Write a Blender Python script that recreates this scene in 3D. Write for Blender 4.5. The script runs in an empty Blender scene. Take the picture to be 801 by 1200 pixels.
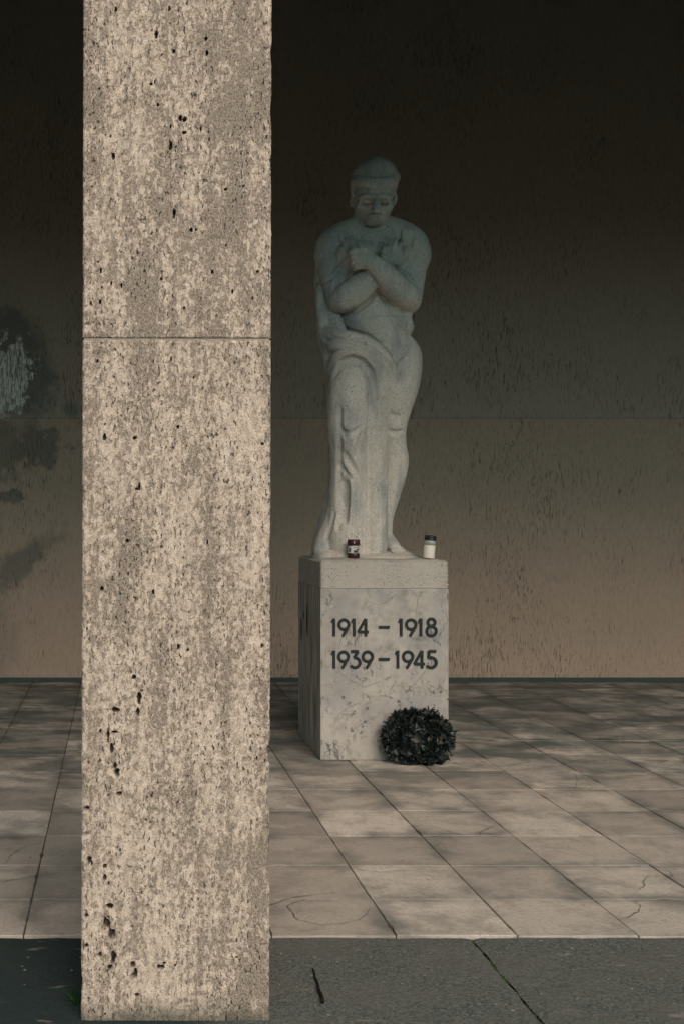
import bpy, bmesh, math, random
import numpy as np
from mathutils import Vector, Matrix, noise as mnoise

random.seed(7)
rng = np.random.default_rng(11)
R = math.radians
S = bpy.context.scene
COL = S.collection

# ------------------------------------------------------------------ camera
F = 1250.0; PX0 = 138.0; PY0 = 610.0; EYE = 1.4      # focal length and principal point in photo pixels
cam_d = bpy.data.cameras.new('camera'); cam = bpy.data.objects.new('camera', cam_d); COL.objects.link(cam)
cam.location = (0, 0, EYE); cam.rotation_euler = (R(90), 0, 0)
cam_d.sensor_width = 36; cam_d.lens = F / 1200 * 36
cam_d.shift_x = (400.5 - PX0) / 1200; cam_d.shift_y = (PY0 - 600) / 1200
cam_d.clip_end = 600; cam_d.clip_start = 0.05
S.camera = cam

def at(px, py, z):                     # point at depth z seen at a photo pixel
    return Vector(((px - PX0) * z / F, z, EYE - (py - PY0) * z / F))
def ground(px, py):                    # point of the ground plane
    return at(px, py, EYE * F / (py - PY0))

# ------------------------------------------------------------------ node helper
class NB:
    def __init__(s, name):
        s.m = bpy.data.materials.new(name); s.m.use_nodes = True
        s.t = s.m.node_tree; s.t.nodes.clear()
        s.out = s.t.nodes.new('ShaderNodeOutputMaterial')
        s.p = s.t.nodes.new('ShaderNodeBsdfPrincipled')
        s.t.links.new(s.p.outputs[0], s.out.inputs[0])
        s.tc = s.t.nodes.new('ShaderNodeTexCoord')
        s.co = s.tc.outputs['Object']
    def set(s, sock, v):
        if isinstance(v, bpy.types.NodeSocket): s.t.links.new(v, sock)
        elif isinstance(v, (tuple, list)):
            sock.default_value = tuple(v) + ((1,) if len(v) == 3 and len(sock.default_value) == 4 else ())
        else: sock.default_value = v
    def scale(s, v, sc, loc=(0, 0, 0), rot=(0, 0, 0)):
        n = s.t.nodes.new('ShaderNodeMapping'); s.set(n.inputs[0], v)
        n.inputs['Scale'].default_value = sc; n.inputs['Location'].default_value = loc; n.inputs['Rotation'].default_value = rot
        return n.outputs[0]
    def noise(s, sc, det=4, rough=.55, v=None, dist=0):
        n = s.t.nodes.new('ShaderNodeTexNoise'); s.set(n.inputs['Vector'], v or s.co)
        n.inputs['Scale'].default_value = sc; n.inputs['Detail'].default_value = det
        n.inputs['Roughness'].default_value = rough; n.inputs['Distortion'].default_value = dist
        return n.outputs['Fac']
    def vor(s, sc, v=None, feature='F1', rand=1):
        n = s.t.nodes.new('ShaderNodeTexVoronoi'); n.feature = feature; s.set(n.inputs['Vector'], v or s.co)
        n.inputs['Scale'].default_value = sc; n.inputs['Randomness'].default_value = rand
        return n.outputs['Distance']
    def vorcol(s, sc, v=None):
        n = s.t.nodes.new('ShaderNodeTexVoronoi'); s.set(n.inputs['Vector'], v or s.co)
        n.inputs['Scale'].default_value = sc
        return n.outputs['Color']
    def math(s, op, a, b=0, c=0, clamp=False):
        n = s.t.nodes.new('ShaderNodeMath'); n.operation = op; n.use_clamp = clamp
        s.set(n.inputs[0], a); s.set(n.inputs[1], b); s.set(n.inputs[2], c)
        return n.outputs[0]
    def ss(s, v, a, b, o0=0, o1=1):    # smoothstep a..b
        n = s.t.nodes.new('ShaderNodeMapRange'); n.interpolation_type = 'SMOOTHSTEP'
        s.set(n.inputs[0], v)
        if a > b: a, b, o0, o1 = b, a, o1, o0
        for i, x in enumerate((a, b, o0, o1)): n.inputs[i + 1].default_value = x
        return n.outputs[0]
    def mix(s, f, a, b, mode='MIX'):
        n = s.t.nodes.new('ShaderNodeMix'); n.data_type = 'RGBA'; n.blend_type = mode
        s.set(n.inputs[0], f); s.set(n.inputs[6], a); s.set(n.inputs[7], b)
        return n.outputs[2]
    def mul(s, a, b): return s.math('MULTIPLY', a, b)
    def add(s, a, b): return s.math('ADD', a, b)
    def xyz(s, v=None):
        n = s.t.nodes.new('ShaderNodeSeparateXYZ'); s.set(n.inputs[0], v or s.co); return n.outputs
    def normal(s):
        n = s.t.nodes.new('ShaderNodeNewGeometry'); return s.xyz(n.outputs['True Normal'])
    def attr(s, name):
        n = s.t.nodes.new('ShaderNodeAttribute'); n.attribute_name = name; return n.outputs['Fac']
    def bump(s, h, strength=1, dist=.01, prev=None):
        n = s.t.nodes.new('ShaderNodeBump'); n.inputs['Strength'].default_value = strength
        n.inputs['Distance'].default_value = dist; s.set(n.inputs['Height'], h)
        if prev: s.set(n.inputs['Normal'], prev)
        return n.outputs[0]
    def fin(s, col, rough=.9, bump=None, spec=.25, metal=0):
        s.set(s.p.inputs['Base Color'], col); s.set(s.p.inputs['Roughness'], rough)
        s.p.inputs['Specular IOR Level'].default_value = spec; s.p.inputs['Metallic'].default_value = metal
        if bump: s.set(s.p.inputs['Normal'], bump)
        return s.m

# ------------------------------------------------------------------ object helpers
def tag(o, label=None, cat=None, group=None, kind=None):
    if label: o['label'] = label
    if cat: o['category'] = cat
    if group: o['group'] = group
    if kind: o['kind'] = kind
    return o
def empty(name, loc, label, cat, rz=0, group=None):
    o = bpy.data.objects.new(name, None); COL.objects.link(o); o.location = loc; o.rotation_euler.z = rz
    o.empty_display_size = .1
    return tag(o, label, cat, group)
def link(name, me, mat, parent=None, smooth=False):
    o = bpy.data.objects.new(name, me); COL.objects.link(o)
    for m in (mat if isinstance(mat, list) else [mat]): me.materials.append(m)
    if smooth: me.polygons.foreach_set('use_smooth', [True] * len(me.polygons))
    if parent: o.parent = parent
    return o
def from_bm(name, bm, mat, parent=None, smooth=False):
    me = bpy.data.meshes.new(name); bmesh.ops.recalc_face_normals(bm, faces=bm.faces[:]); bm.to_mesh(me); bm.free()
    return link(name, me, mat, parent, smooth)
def box(bm, x0, x1, y0, y1, z0, z1, bev=0, seg=2):
    r = bmesh.ops.create_cube(bm, size=1)
    vs = r['verts']
    for v in vs:
        v.co = Vector(((x0 + x1) / 2 + v.co.x * (x1 - x0), (y0 + y1) / 2 + v.co.y * (y1 - y0), (z0 + z1) / 2 + v.co.z * (z1 - z0)))
    if bev:
        es = list({e for v in vs for e in v.link_edges})
        bmesh.ops.bevel(bm, geom=es, offset=bev, segments=seg, affect='EDGES', profile=.6)
def lathe(bm, prof, seg=40):
    rings = []
    for r, z in prof:
        rings.append([bm.verts.new((r * math.cos(2 * math.pi * k / seg), r * math.sin(2 * math.pi * k / seg), z)) for k in range(seg)])
    for a, b in zip(rings, rings[1:]):
        for k in range(seg):
            bm.faces.new((a[k], a[(k + 1) % seg], b[(k + 1) % seg], b[k]))
    for ring in (rings[0], rings[-1]):
        bm.faces.new(ring)
def tube(bm, pts, rad, seg=8):
    rings = []
    n = len(pts)
    for i, p in enumerate(pts):
        p = Vector(p)
        t = (Vector(pts[min(i + 1, n - 1)]) - Vector(pts[max(i - 1, 0)])).normalized()
        u = t.cross(Vector((.31, .2, .93))).normalized(); w = t.cross(u)
        r = rad[i] if isinstance(rad, (list, tuple)) else rad
        rings.append([bm.verts.new(p + r * (math.cos(2 * math.pi * k / seg) * u + math.sin(2 * math.pi * k / seg) * w)) for k in range(seg)])
    for a, b in zip(rings, rings[1:]):
        for k in range(seg):
            bm.faces.new((a[k], a[(k + 1) % seg], b[(k + 1) % seg], b[k]))
    bm.faces.new(rings[0]); bm.faces.new(rings[-1])

# ================================================================== MATERIALS
def mat_travertine():
    b = NB('travertine')
    x, y, z = b.xyz()
    v = b.scale(b.co, (1, 1, .62))
    streak = b.noise(3.2, 4, .6, b.scale(b.co, (2.2, 2.2, .32)))
    fine_streak = b.noise(9, 5, .65, b.scale(b.co, (2.6, 2.6, .22)))
    clump = b.noise(9, 5, .62, v)
    m1 = b.noise(78, 5, .66, v, .4)                 # the small mottles of lichen and dirt
    m2 = b.noise(140, 3, .6, v)
    drift = b.add(b.mul(clump, .42), b.add(b.mul(streak, .40), b.mul(fine_streak, .20)))
    field = b.add(b.mul(m1, .80), drift)
    field = b.add(field, b.mul(b.ss(z, 1.90, 1.92), .02))
    dark = b.ss(field, .865, .965)
    light = b.mix(b.ss(b.noise(48, 4, .7, v), .35, .65), (.44, .348, .275), (.75, .605, .485))
    cloud = b.ss(drift, .50, .60)
    light = b.mix(b.mul(cloud, .6), light, (.30, .236, .182))
    col = b.mix(b.mul(dark, .88), light, b.mix(b.ss(m2, .35, .65), (.13, .104, .084), (.26, .206, .160)))
    col = b.mix(b.ss(fine_streak, .52, .72, 0, .45), col, (.21, .168, .134))
    pale = b.mul(b.ss(b.noise(13, 5, .68, b.scale(b.co, (1.3, 1.3, .5), (5, 5, 5))), .58, .68), .5)
    col = b.mix(pale, col, (.78, .64, .50))
    grain = b.ss(b.noise(260, 2, .6, v), .38, .62)
    col = b.mix(.24, col, b.mix(grain, (.09, .072, .058), (.84, .67, .52)))
    # small black pores, in vertical drifts
    gate = b.noise(7, 4, .6, b.scale(b.co, (1.5, 1.5, .5)))
    pm = b.mul(b.ss(b.noise(130, 2, .5, b.scale(b.co, (1, 1, .42))), .61, .67), b.ss(gate, .42, .58))
    pm2 = b.mul(b.ss(b.noise(48, 4, .7, b.scale(b.co, (1, 1, .5), (3, 1, 2))), .685, .715), b.ss(b.noise(5, 3, .6, b.scale(b.co, (1.6, 1.6, .6), (4, 4, 4))), .48, .60))
    pits = b.math('MAXIMUM', pm, pm2)
    pits = b.math('MAXIMUM', pits, b.attr('hole'))
    foot = b.mul(b.ss(b.add(z, b.mul(b.noise(14, 5, .65), .12)), .13, .055), .75)
    col = b.mix(foot, col, (.085, .085, .065))
    col = b.mix(b.mul(pits, .85), col, (.022, .022, .019))
    h = b.add(b.mul(b.add(m1, b.mul(m2, .6)), .35), b.mul(pits, -1.4))
    return b.fin(col, .92, b.bump(h, .8, .008), .15)

def mat_wall():
    b = NB('scratched_plaster')
    x, y, z = b.xyz()
    groove = b.noise(56, 4, .6, b.scale(b.co, (2.6, 1, .30)), .3)
    gate = b.noise(1.6, 3, .6)
    g = b.ss(b.add(groove, b.mul(b.math('SUBTRACT', gate, .5), .36)), .62, .70)
    fine = b.noise(16, 5, .65, b.scale(b.co, (3.4, 1, .8)))
    base = b.mix(b.noise(1.1, 4, .6), (.43, .300, .220), (.51, .360, .265))
    base = b.mix(b.ss(z, 2.28, 2.30, 0, .8), base, (.385, .318, .255))  # upper section toned darker and less red, painting in the dimmer light
    base = b.mix(b.ss(fine, .4, .75, 0, .3), base, (.20, .165, .135))
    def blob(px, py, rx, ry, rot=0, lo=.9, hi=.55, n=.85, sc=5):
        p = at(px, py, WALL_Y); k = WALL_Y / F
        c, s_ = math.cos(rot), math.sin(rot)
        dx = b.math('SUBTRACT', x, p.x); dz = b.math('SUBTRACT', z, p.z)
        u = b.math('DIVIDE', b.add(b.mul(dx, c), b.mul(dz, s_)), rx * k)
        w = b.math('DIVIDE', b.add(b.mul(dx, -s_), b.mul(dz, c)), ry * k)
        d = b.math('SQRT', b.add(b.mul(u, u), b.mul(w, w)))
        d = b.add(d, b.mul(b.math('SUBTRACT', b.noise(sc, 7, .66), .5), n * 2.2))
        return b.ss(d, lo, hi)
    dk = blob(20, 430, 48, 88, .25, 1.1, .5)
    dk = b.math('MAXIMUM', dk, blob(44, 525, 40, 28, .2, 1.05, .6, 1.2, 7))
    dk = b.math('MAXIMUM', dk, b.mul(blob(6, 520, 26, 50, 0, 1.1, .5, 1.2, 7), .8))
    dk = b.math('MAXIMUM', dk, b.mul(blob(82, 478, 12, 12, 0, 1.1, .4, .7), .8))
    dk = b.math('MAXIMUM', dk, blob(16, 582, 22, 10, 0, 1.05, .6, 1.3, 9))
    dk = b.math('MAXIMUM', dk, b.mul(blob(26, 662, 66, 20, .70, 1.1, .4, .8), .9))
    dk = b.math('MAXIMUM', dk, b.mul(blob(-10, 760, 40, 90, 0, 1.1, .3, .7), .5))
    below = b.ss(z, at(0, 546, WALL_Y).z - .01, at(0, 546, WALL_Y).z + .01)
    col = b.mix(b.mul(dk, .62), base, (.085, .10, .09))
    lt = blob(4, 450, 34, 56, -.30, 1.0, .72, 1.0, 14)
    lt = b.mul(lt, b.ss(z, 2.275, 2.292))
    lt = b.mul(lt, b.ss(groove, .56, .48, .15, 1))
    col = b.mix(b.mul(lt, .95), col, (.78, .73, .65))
    col = b.mix(b.mul(g, .58), col, (.065, .07, .06))
    seam = b.mul(b.ss(z, 2.278, 2.287), b.ss(z, 2.300, 2.291))
    col = b.mix(b.mul(seam, .35), col, (.12, .11, .1))
    h = b.add(b.mul(g, -1), b.mul(fine, .55))
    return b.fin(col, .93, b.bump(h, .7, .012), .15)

def mat_tile():
    b = NB('paving_stone')
    x, y, z = b.xyz()
    t = b.attr('tile')
    base = b.mix(t, (.33, .284, .236), (.66, .575, .485))
    uv = b.t.nodes.new('ShaderNodeUVMap'); uv.uv_map = 'slab'
    u_, v_, _z = b.xyz(uv.outputs[0])
    ed = b.math('MINIMUM', b.math('MINIMUM', u_, b.math('SUBTRACT', 1, u_)), b.math('MINIMUM', v_, b.math('SUBTRACT', 1, v_)))
    ed = b.add(ed, b.mul(b.math('SUBTRACT', b.noise(6, 5, .68), .5), .55))
    jd = b.mul(b.ss(ed, .24, -.02), b.ss(b.noise(2.1, 3, .6, b.scale(b.co, (1, 1, 1), (3, 8, 0))), .40, .62))
    base = b.mix(b.ss(b.noise(5, 6, .7), .44, .66, 0, .60), base, (.24, .212, .18))
    base = b.mix(b.mul(jd, .70), base, (.105, .108, .095))
    base = b.mix(b.ss(b.noise(60, 4, .7), .45, .72, 0, .5), base, (.23, .20, .168))
    # blotches of grime and damp, cooled and thickened under the roof as painted shade
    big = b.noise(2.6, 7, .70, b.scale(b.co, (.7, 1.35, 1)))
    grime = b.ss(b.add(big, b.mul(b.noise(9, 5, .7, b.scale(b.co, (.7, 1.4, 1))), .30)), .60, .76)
    roof_shade = b.ss(b.add(y, b.mul(b.noise(.8, 3), 1.6)), 5.6, 7.6, .10, .95)
    dk = b.mul(grime, roof_shade)
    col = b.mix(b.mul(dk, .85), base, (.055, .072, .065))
    pale = b.mul(b.ss(b.noise(2.2, 5, .6, b.scale(b.co, (.8, 1.6, 1), (5, 2, 0))), .60, .72), .5)
    col = b.mix(pale, col, (.60, .53, .445))
    shade_film = b.ss(b.noise(2.4, 6, .68, b.scale(b.co, (1, 1, 1), (9, 3, 0))), .38, .60, 0, .70)
    col = b.mix(b.mul(shade_film, roof_shade), col, (.10, .115, .10))  # cool dark patches that paint shade onto the floor towards the wall
    spots = b.mul(b.ss(b.vor(15), .10, .05), b.ss(b.noise(3, 2), .55, .62))
    col = b.mix(b.mul(spots, .8), col, (.05, .05, .045))
    h = b.add(b.noise(90, 4, .65), b.mul(b.noise(7, 4, .6), 2))
    rough = b.math('SUBTRACT', .86, b.mul(dk, .25))
    return b.fin(col, rough, b.bump(h, .35, .006), .3)

def mat_slab():
    b = NB('dark_pavement')
    x, y, z = b.xyz()
    n = b.noise(120, 5, .7)
    col = b.mix(b.ss(n, .36, .64), (.050, .068, .063), (.168, .166, .144))
    col = b.mix(b.ss(b.noise(3.2, 5, .65), .38, .66, 0, .6), col, (.135, .126, .108))
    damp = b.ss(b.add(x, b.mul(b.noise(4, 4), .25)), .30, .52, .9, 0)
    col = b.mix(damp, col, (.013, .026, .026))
    fl = b.mul(b.ss(b.noise(11, 4, .6, b.scale(b.co, (.6, 1.6, 1))), .62, .72), .5)
    col = b.mix(fl, col, (.30, .265, .22))
    sp = b.mul(b.ss(b.vor(30), .16, .08), b.ss(b.vorcol(30), .72, .80))
    col = b.mix(b.mul(sp, .75), col, (.40, .36, .30))
    return b.fin(col, .85, b.bump(b.add(n, b.mul(b.noise(35, 3), .8)), .7, .006), .25)

def mat_statue(name='carved_limestone', tint=1.0):
    b = NB(name)
    v = b.co
    base = b.mix(b.noise(7, 5, .62), (.53, .475, .405), (.73, .66, .565))
    base = b.mix(b.ss(b.noise(85, 4, .7), .40, .68, 0, .45), base, (.30, .275, .235))
    base = b.mix(b.ss(b.noise(55, 3, .6, b.scale(v, (1, 1, .6), (2, 7, 1))), .55, .72, 0, .5), base, (.76, .71, .62))
    stain = b.ss(b.noise(4.2, 4, .6, b.scale(v, (1.4, 1.4, .45))), .46, .64, 0, .55)
    base = b.mix(stain, base, (.25, .265, .27))
    pit = b.mul(b.ss(b.noise(135, 2, .5, b.scale(v, (1, 1, .8))), .61, .68), b.ss(b.noise(8, 4, .6), .42, .62))
    pit2 = b.mul(b.ss(b.noise(60, 4, .65, b.scale(v, (1, 1, 1), (3, 3, 3))), .64, .69), b.ss(b.noise(5, 3, .6, b.scale(v, (1, 1, 1), (3, 3, 3))), .48, .60))
    pits = b.math('MAXIMUM', pit, pit2)
    col = b.mix(b.mul(pits, .80), base, (.055, .058, .052))
    h = b.add(b.mul(b.noise(110, 4, .7), .5), b.mul(pits, -1.2))
    return b.fin(col, .9, b.bump(h, .5, .006), .2)

def mat_cap():
    b = NB('pitted_limestone')
    base = b.mix(b.noise(5, 5, .6), (.38, .342, .292), (.54, .485, .415))
    base = b.mix(b.ss(b.noise(90, 4, .7), .42, .70, 0, .35), base, (.26, .24, .21))
    base = b.mix(b.ss(b.noise(3, 3, .5, b.scale(b.co, (2.2, 2.2, .3))), .52, .70, 0, .35), base, (.235, .245, .26))
    pit = b.mul(b.ss(b.noise(120, 2, .5), .60, .66), b.ss(b.noise(8, 4), .42, .58))
    pit2 = b.mul(b.ss(b.noise(38, 4, .65, b.scale(b.co, (1, 1, 1), (3, 3, 3))), .62, .67), b.ss(b.noise(6, 3, .6), .44, .56))
    pits = b.math('MAXIMUM', pit, pit2)
    col = b.mix(b.mul(pits, .82), base, (.055, .056, .05))
    h = b.add(b.mul(b.noise(110, 4, .7), .4), b.mul(pits, -1.3))
    return b.fin(col, .88, b.bump(h, .5, .006), .2)

def mat_marble():
    b = NB('veined_marble')
    x, y, z = b.xyz()
    nx = b.normal()[0]
    side = b.ss(nx, -.5, -.8)
    warp = b.scale(b.co, (1, 1, 1), (0, 0, 0), (0, R(35), 0))
    n1 = b.noise(3.2, 5, .62, b.scale(b.co, (1.0, 1, .55), (1, 0, 0), (0, R(-38), 0)), 1.1)
    vein = b.ss(b.math('ABSOLUTE', b.math('SUBTRACT', n1, .5)), .020, .0)
    n2 = b.noise(6.5, 4, .6, b.scale(b.co, (1.0, 1, .5), (4, 2, 7), (0, R(-42), 0)), 1.4)
    vein2 = b.ss(b.math('ABSOLUTE', b.math('SUBTRACT', n2, .47)), .018, .0)
    brk = b.ss(b.noise(9, 3), .46, .60)
    base = b.mix(b.ss(n1, .3, .7), (.475, .425, .36), (.36, .325, .285))
    base = b.mix(b.ss(b.noise(3.6, 5, .66), .42, .64, 0, .75), base, (.29, .275, .27))
    base = b.mix(b.ss(b.noise(13, 6, .7), .47, .68, 0, .75), base, (.25, .225, .195))
    base = b.mix(b.ss(b.noise(14, 4, .6, b.scale(b.co, (1, 1, 1), (7, 7, 7))), .58, .72, 0, .5), base, (.56, .51, .44))
    veins = b.math('MAXIMUM', b.mul(vein, brk), b.mul(b.mul(vein2, .8), b.ss(b.noise(6, 3, .5, b.scale(b.co, (1, 1, 1), (2, 2, 2))), .5, .62)))
    # pits crowd towards the foot of the block
    lowz = b.ss(z, .15, .75, .10, 0)
    ch = b.mul(b.ss(b.vor(24, b.scale(b.co, (1, 1, 1), (0, 0, 0), (0, R(-38), 0))), .30, .16), b.ss(b.add(b.noise(7, 3), lowz), .60, .66))
    ch = b.math('MAXIMUM', ch, b.mul(b.ss(b.vor(60), .26, .15), b.ss(b.add(b.noise(9, 3), lowz), .60, .68)))
    front = b.math('SUBTRACT', 1, side)
    col = b.mix(b.mul(b.mul(veins, .85), front), base, (.10, .088, .075))
    col = b.mix(b.mul(b.mul(ch, .75), front), col, (.085, .082, .072))
    st = b.noise(24, 4, .65, b.scale(b.co, (1, 1.6, .10)))
    st2 = b.noise(14, 3, .6, b.scale(b.co, (1, 2.2, .12), (0, 3, 1)))
    scol = b.mix(b.ss(st, .44, .60), (.50, .44, .365), (.17, .16, .14))
    scol = b.mix(b.ss(st2, .62, .70, 0, .9), scol, (.03, .034, .03))
    col = b.mix(b.mul(side, .9), col, scol)
    h = b.add(b.mul(b.add(b.mul(ch, -1), b.mul(veins, -.5)), front), b.add(b.mul(b.mul(st, side), -2), b.mul(b.noise(80, 3), .2)))
    return b.fin(col, .7, b.bump(h, .5, .005), .35)

def mat_flat(name, col, rough=.6, spec=.4, metal=0, var=.0, sc=30):
    b = NB(name)
    c2 = tuple(max(0, c * (1 - var)) for c in col)
    c = b.mix(b.noise(sc, 4, .6), c2, col) if var else col
    return b.fin(c, rough, b.bump(b.noise(sc * 3, 3), .2, .003) if var else None, spec, metal)

def mat_leaf():
    b = NB('dark_leaf')
    t = b.attr('leaf')
    col = b.mix(b.ss(t, 0, .88), (.006, .010, .009), (.026, .036, .031))
    col = b.mix(b.ss(t, .95, .965), col, (.10, .085, .065))
    return b.fin(col, .42, None, .5)

WALL_Y = 9.26
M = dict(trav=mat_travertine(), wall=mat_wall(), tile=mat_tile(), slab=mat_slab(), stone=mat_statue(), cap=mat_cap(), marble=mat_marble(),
         leaf=mat_leaf(), bronze=mat_flat('blackened_bronze', (.014, .020, .021), .55, .4, 0, .4, 60),
         grout=mat_flat('dark_joint', (.12, .115, .098), .95, .1, 0, .5, 40),
         vein=mat_flat('vein_brown', (.19, .165, .14), .8, .2, 0, .4, 30), void=mat_flat('open_fissure', (.012, .014, .013), .9, .1), mortar=mat_flat('pale_mortar', (.50, .415, .33), .9, .1, 0, .6, 60), crack=mat_flat('crack_dirt', (.06, .058, .05), .95, .1),
         ceil=mat_flat('dark_ceiling', (.010, .018, .016), .95, .05, 0, .3, 5),
         bounce_ground=mat_flat('teal_bounce_ground', (.012, .052, .050), .95, .1, 0, .5, 9),  # outside ground, tinted teal to bounce fill light under the roof
         skirt=mat_flat('damp_skirting', (.075, .095, .088), .8, .2, 0, .5, 12),
         red=mat_flat('wine_red_plastic', (.045, .008, .012), .3, .5), dkred=mat_flat('wine_red_lid', (.055, .012, .016), .35, .5, 0, .2),
         paper=mat_flat('paper_label', (.62, .58, .50), .6, .3, 0, .1), blue=mat_flat('print_blue', (.05, .09, .19), .6),
         pink=mat_flat('print_red', (.33, .10, .10), .6), dgreen=mat_flat('print_green', (.02, .055, .04), .6),
         wax=mat_flat('white_wax', (.80, .72, .60), .45, .4, 0, .06), haze_pl=mat_flat('clear_plastic', (.36, .36, .33), .25, .5),
         black=mat_flat('black_lid', (.012, .017, .016), .4, .5), stick=mat_flat('dark_bark', (.014, .012, .011), .8, .2, 0, .4, 60),
         moss=mat_flat('moss', (.050, .085, .025), .95, .1, 0, .7, 150), grass=mat_flat('grass_blade', (.030, .085, .030), .7, .2, 0, .5, 60),
         pebble=mat_flat('pebble', (.20, .18, .15), .9, .2, 0, .7, 30))

# ================================================================== SETTING
def sheet(name, x0, x1, y0, y1, z, mat, nx=1, ny=1):
    bm = bmesh.new(); bmesh.ops.create_grid(bm, x_segments=nx, y_segments=ny, size=.5)
    for v in bm.verts: v.co = Vector(((x0 + x1) / 2 + v.co.x * (x1 - x0), (y0 + y1) / 2 + v.co.y * (y1 - y0), z))
    return from_bm(name, bm, mat)
tag(sheet('ground', -300, 300, -300, 300, -.06, M['bounce_ground']), kind='structure')

# tiled portico floor: a bed of dark mortar and each slab with a chipped edge and a slight tilt
FRONT = 3.600
def build_floor():
    bm = bmesh.new()
    lay = bm.faces.layers.float.new('tile'); uvl = bm.loops.layers.uv.new('slab')
    box(bm, -7, 8, 3.66, 9.4, -.05, -.004)
    for f in bm.faces: f.material_index = 1
    rows = [FRONT, 3.945, 4.33, 4.735] + [4.735 + .4095 * k for k in range(1, 12)]
    rows[-1] = 9.26
    rows = [r for r in rows if r <= 9.27]
    xs = sorted([.938 - .4185 * k for k in range(1, 18)] + [.938, 1.347, 1.754, 2.158] + [2.158 + .408 * k for k in range(1, 14)])
    for i in range(len(xs) - 1):
        for j in range(len(rows) - 1):
            g = .0005 + .0009 * random.random()
            x0, x1, y0, y1 = xs[i] + g, xs[i + 1] - g, rows[j] + g * .8, rows[j + 1] - g * .8
            if j == 0:
                y0 = FRONT - .004 * (xs[i] - .2) + random.uniform(-.004, .004)
            t = random.random(); tz = random.uniform(-.0012, .0012); ax, ay = random.uniform(-.004, .004), random.uniform(-.004, .004)
            per = []
            n = 9
            for k in range(n): per.append((x0 + (x1 - x0) * k / n, y0))
            for k in range(n): per.append((x1, y0 + (y1 - y0) * k / n))
            for k in range(n): per.append((x1 - (x1 - x0) * k / n, y1))
            for k in range(n): per.append((x0, y1 - (y1 - y0) * k / n))
            cx, cy = (x0 + x1) / 2, (y0 + y1) / 2
            top, bev, bot = [], [], []
            for px, py in per:
                w = .0022 * mnoise.noise(Vector((px * 31, py * 31, 3)))
                chip = max(0, mnoise.noise(Vector((px * 29, py * 29, 9))) - .30) * .022
                d = Vector((cx - px, cy - py, 0)); d.normalize()
                q = Vector((px, py, 0)) + d * (w + chip + .0015)
                zz = tz + ax * (q.x - cx) + ay * (q.y - cy)
                bev.append(bm.verts.new((q.x, q.y, zz - .003)))
                q2 = q + d * .0020
                top.append(bm.verts.new((q2.x, q2.y, zz)))
                bot.append(bm.verts.new((q.x, q.y, -.045)))
            m = len(per)
            fs = [bm.faces.new(top)]
            for k in range(m):
                fs.append(bm.faces.new((bev[k], bev[(k + 1) % m], top[(k + 1) % m], top[k])))
                fs.append(bm.faces.new((bot[k], bot[(k + 1) % m], bev[(k + 1) % m], bev[k])))
            for f in fs:
                f[lay] = t
                for lp in f.loops: lp[uvl].uv = ((lp.vert.co.x - x0) / (x1 - x0), (lp.vert.co.y - y0) / (y1 - y0))
    # cracks, drawn where the slabs are broken
    cr = [[(313, 1063), (340, 1053.5), (365, 1050), (395, 1047)], [(432, 1065), (430, 1072), (420, 1079), (400, 1084), (375, 1085), (350, 1079), (340, 1070), (339, 1062), (350, 1057), (360, 1055)],
          [(411, 1017), (430, 1022), (450, 1023), (480, 1021)], [(480, 970), (490, 968), (510, 970), (530, 976), (545, 981)], [(561, 981), (562, 976), (570, 972), (580, 968.5)],
          [(711, 1048), (725, 1050), (740, 1055), (749, 1062), (748, 1070), (735, 1075), (724, 1079)], [(761, 1026), (754, 1034), (754, 1040), (747, 1044)],
          [(732, 1005), (750, 1010), (765, 1016)], [(772, 1019), (782, 1021), (787, 1027), (780, 1030)], [(5, 1014), (13, 1003), (30, 993), (51, 988.5)],
          [(24, 968.5), (40, 968), (55, 967.5)], [(62, 943), (75, 945), (96, 948)], [(568, 953), (590, 956), (612, 963)], [(600, 1100), (611, 1097)], [(0, 1035), (20, 1031), (41, 1028)],
          [(333, 912), (350, 907), (365, 903), (376, 900)], [(672, 907), (676, 915), (673, 925)]]
    for pl in cr:
        # resample and add a wander
        pts = [ground(*p) for p in pl]
        res = []
        for a, c in zip(pts, pts[1:]):
            k = max(2, int((c - a).length / .02))
            for q in range(k): res.append(a.lerp(c, q / k))
        res.append(pts[-1])
        res = [p + Vector((mnoise.noise(p * 23) * .012, mnoise.noise(p * 23 + Vector((5, 5, 5))) * .012, 0)) for p in res]
        prev = None
        for k, p in enumerate(res):
            t = (res[min(k + 1, len(res) - 1)] - res[max(k - 1, 0)]); t.z = 0; t.normalize()
            nrm = Vector((-t.y, t.x, 0)); w = .0024 * (.2 + 1.0 * abs(mnoise.noise(p * 40))) * (1 if 0 < k < len(res) - 1 else .2)
            a, c = bm.verts.new((p + nrm * w).to_tuple()[:2] + (.0045,)), bm.verts.new((p - nrm * w).to_tuple()[:2] + (.0045,))
            if prev:
                f = bm.faces.new((prev[0], prev[1], c, a)); f.material_index = 2
            prev = (a, c)
    me = bpy.data.meshes.new('floor'); bmesh.ops.recalc_face_normals(bm, faces=bm.faces[:]); bm.to_mesh(me); bm.free()
    return link('floor', me, [M['tile'], M['grout'], M['crack']])
tag(build_floor(), kind='structure')

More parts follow.
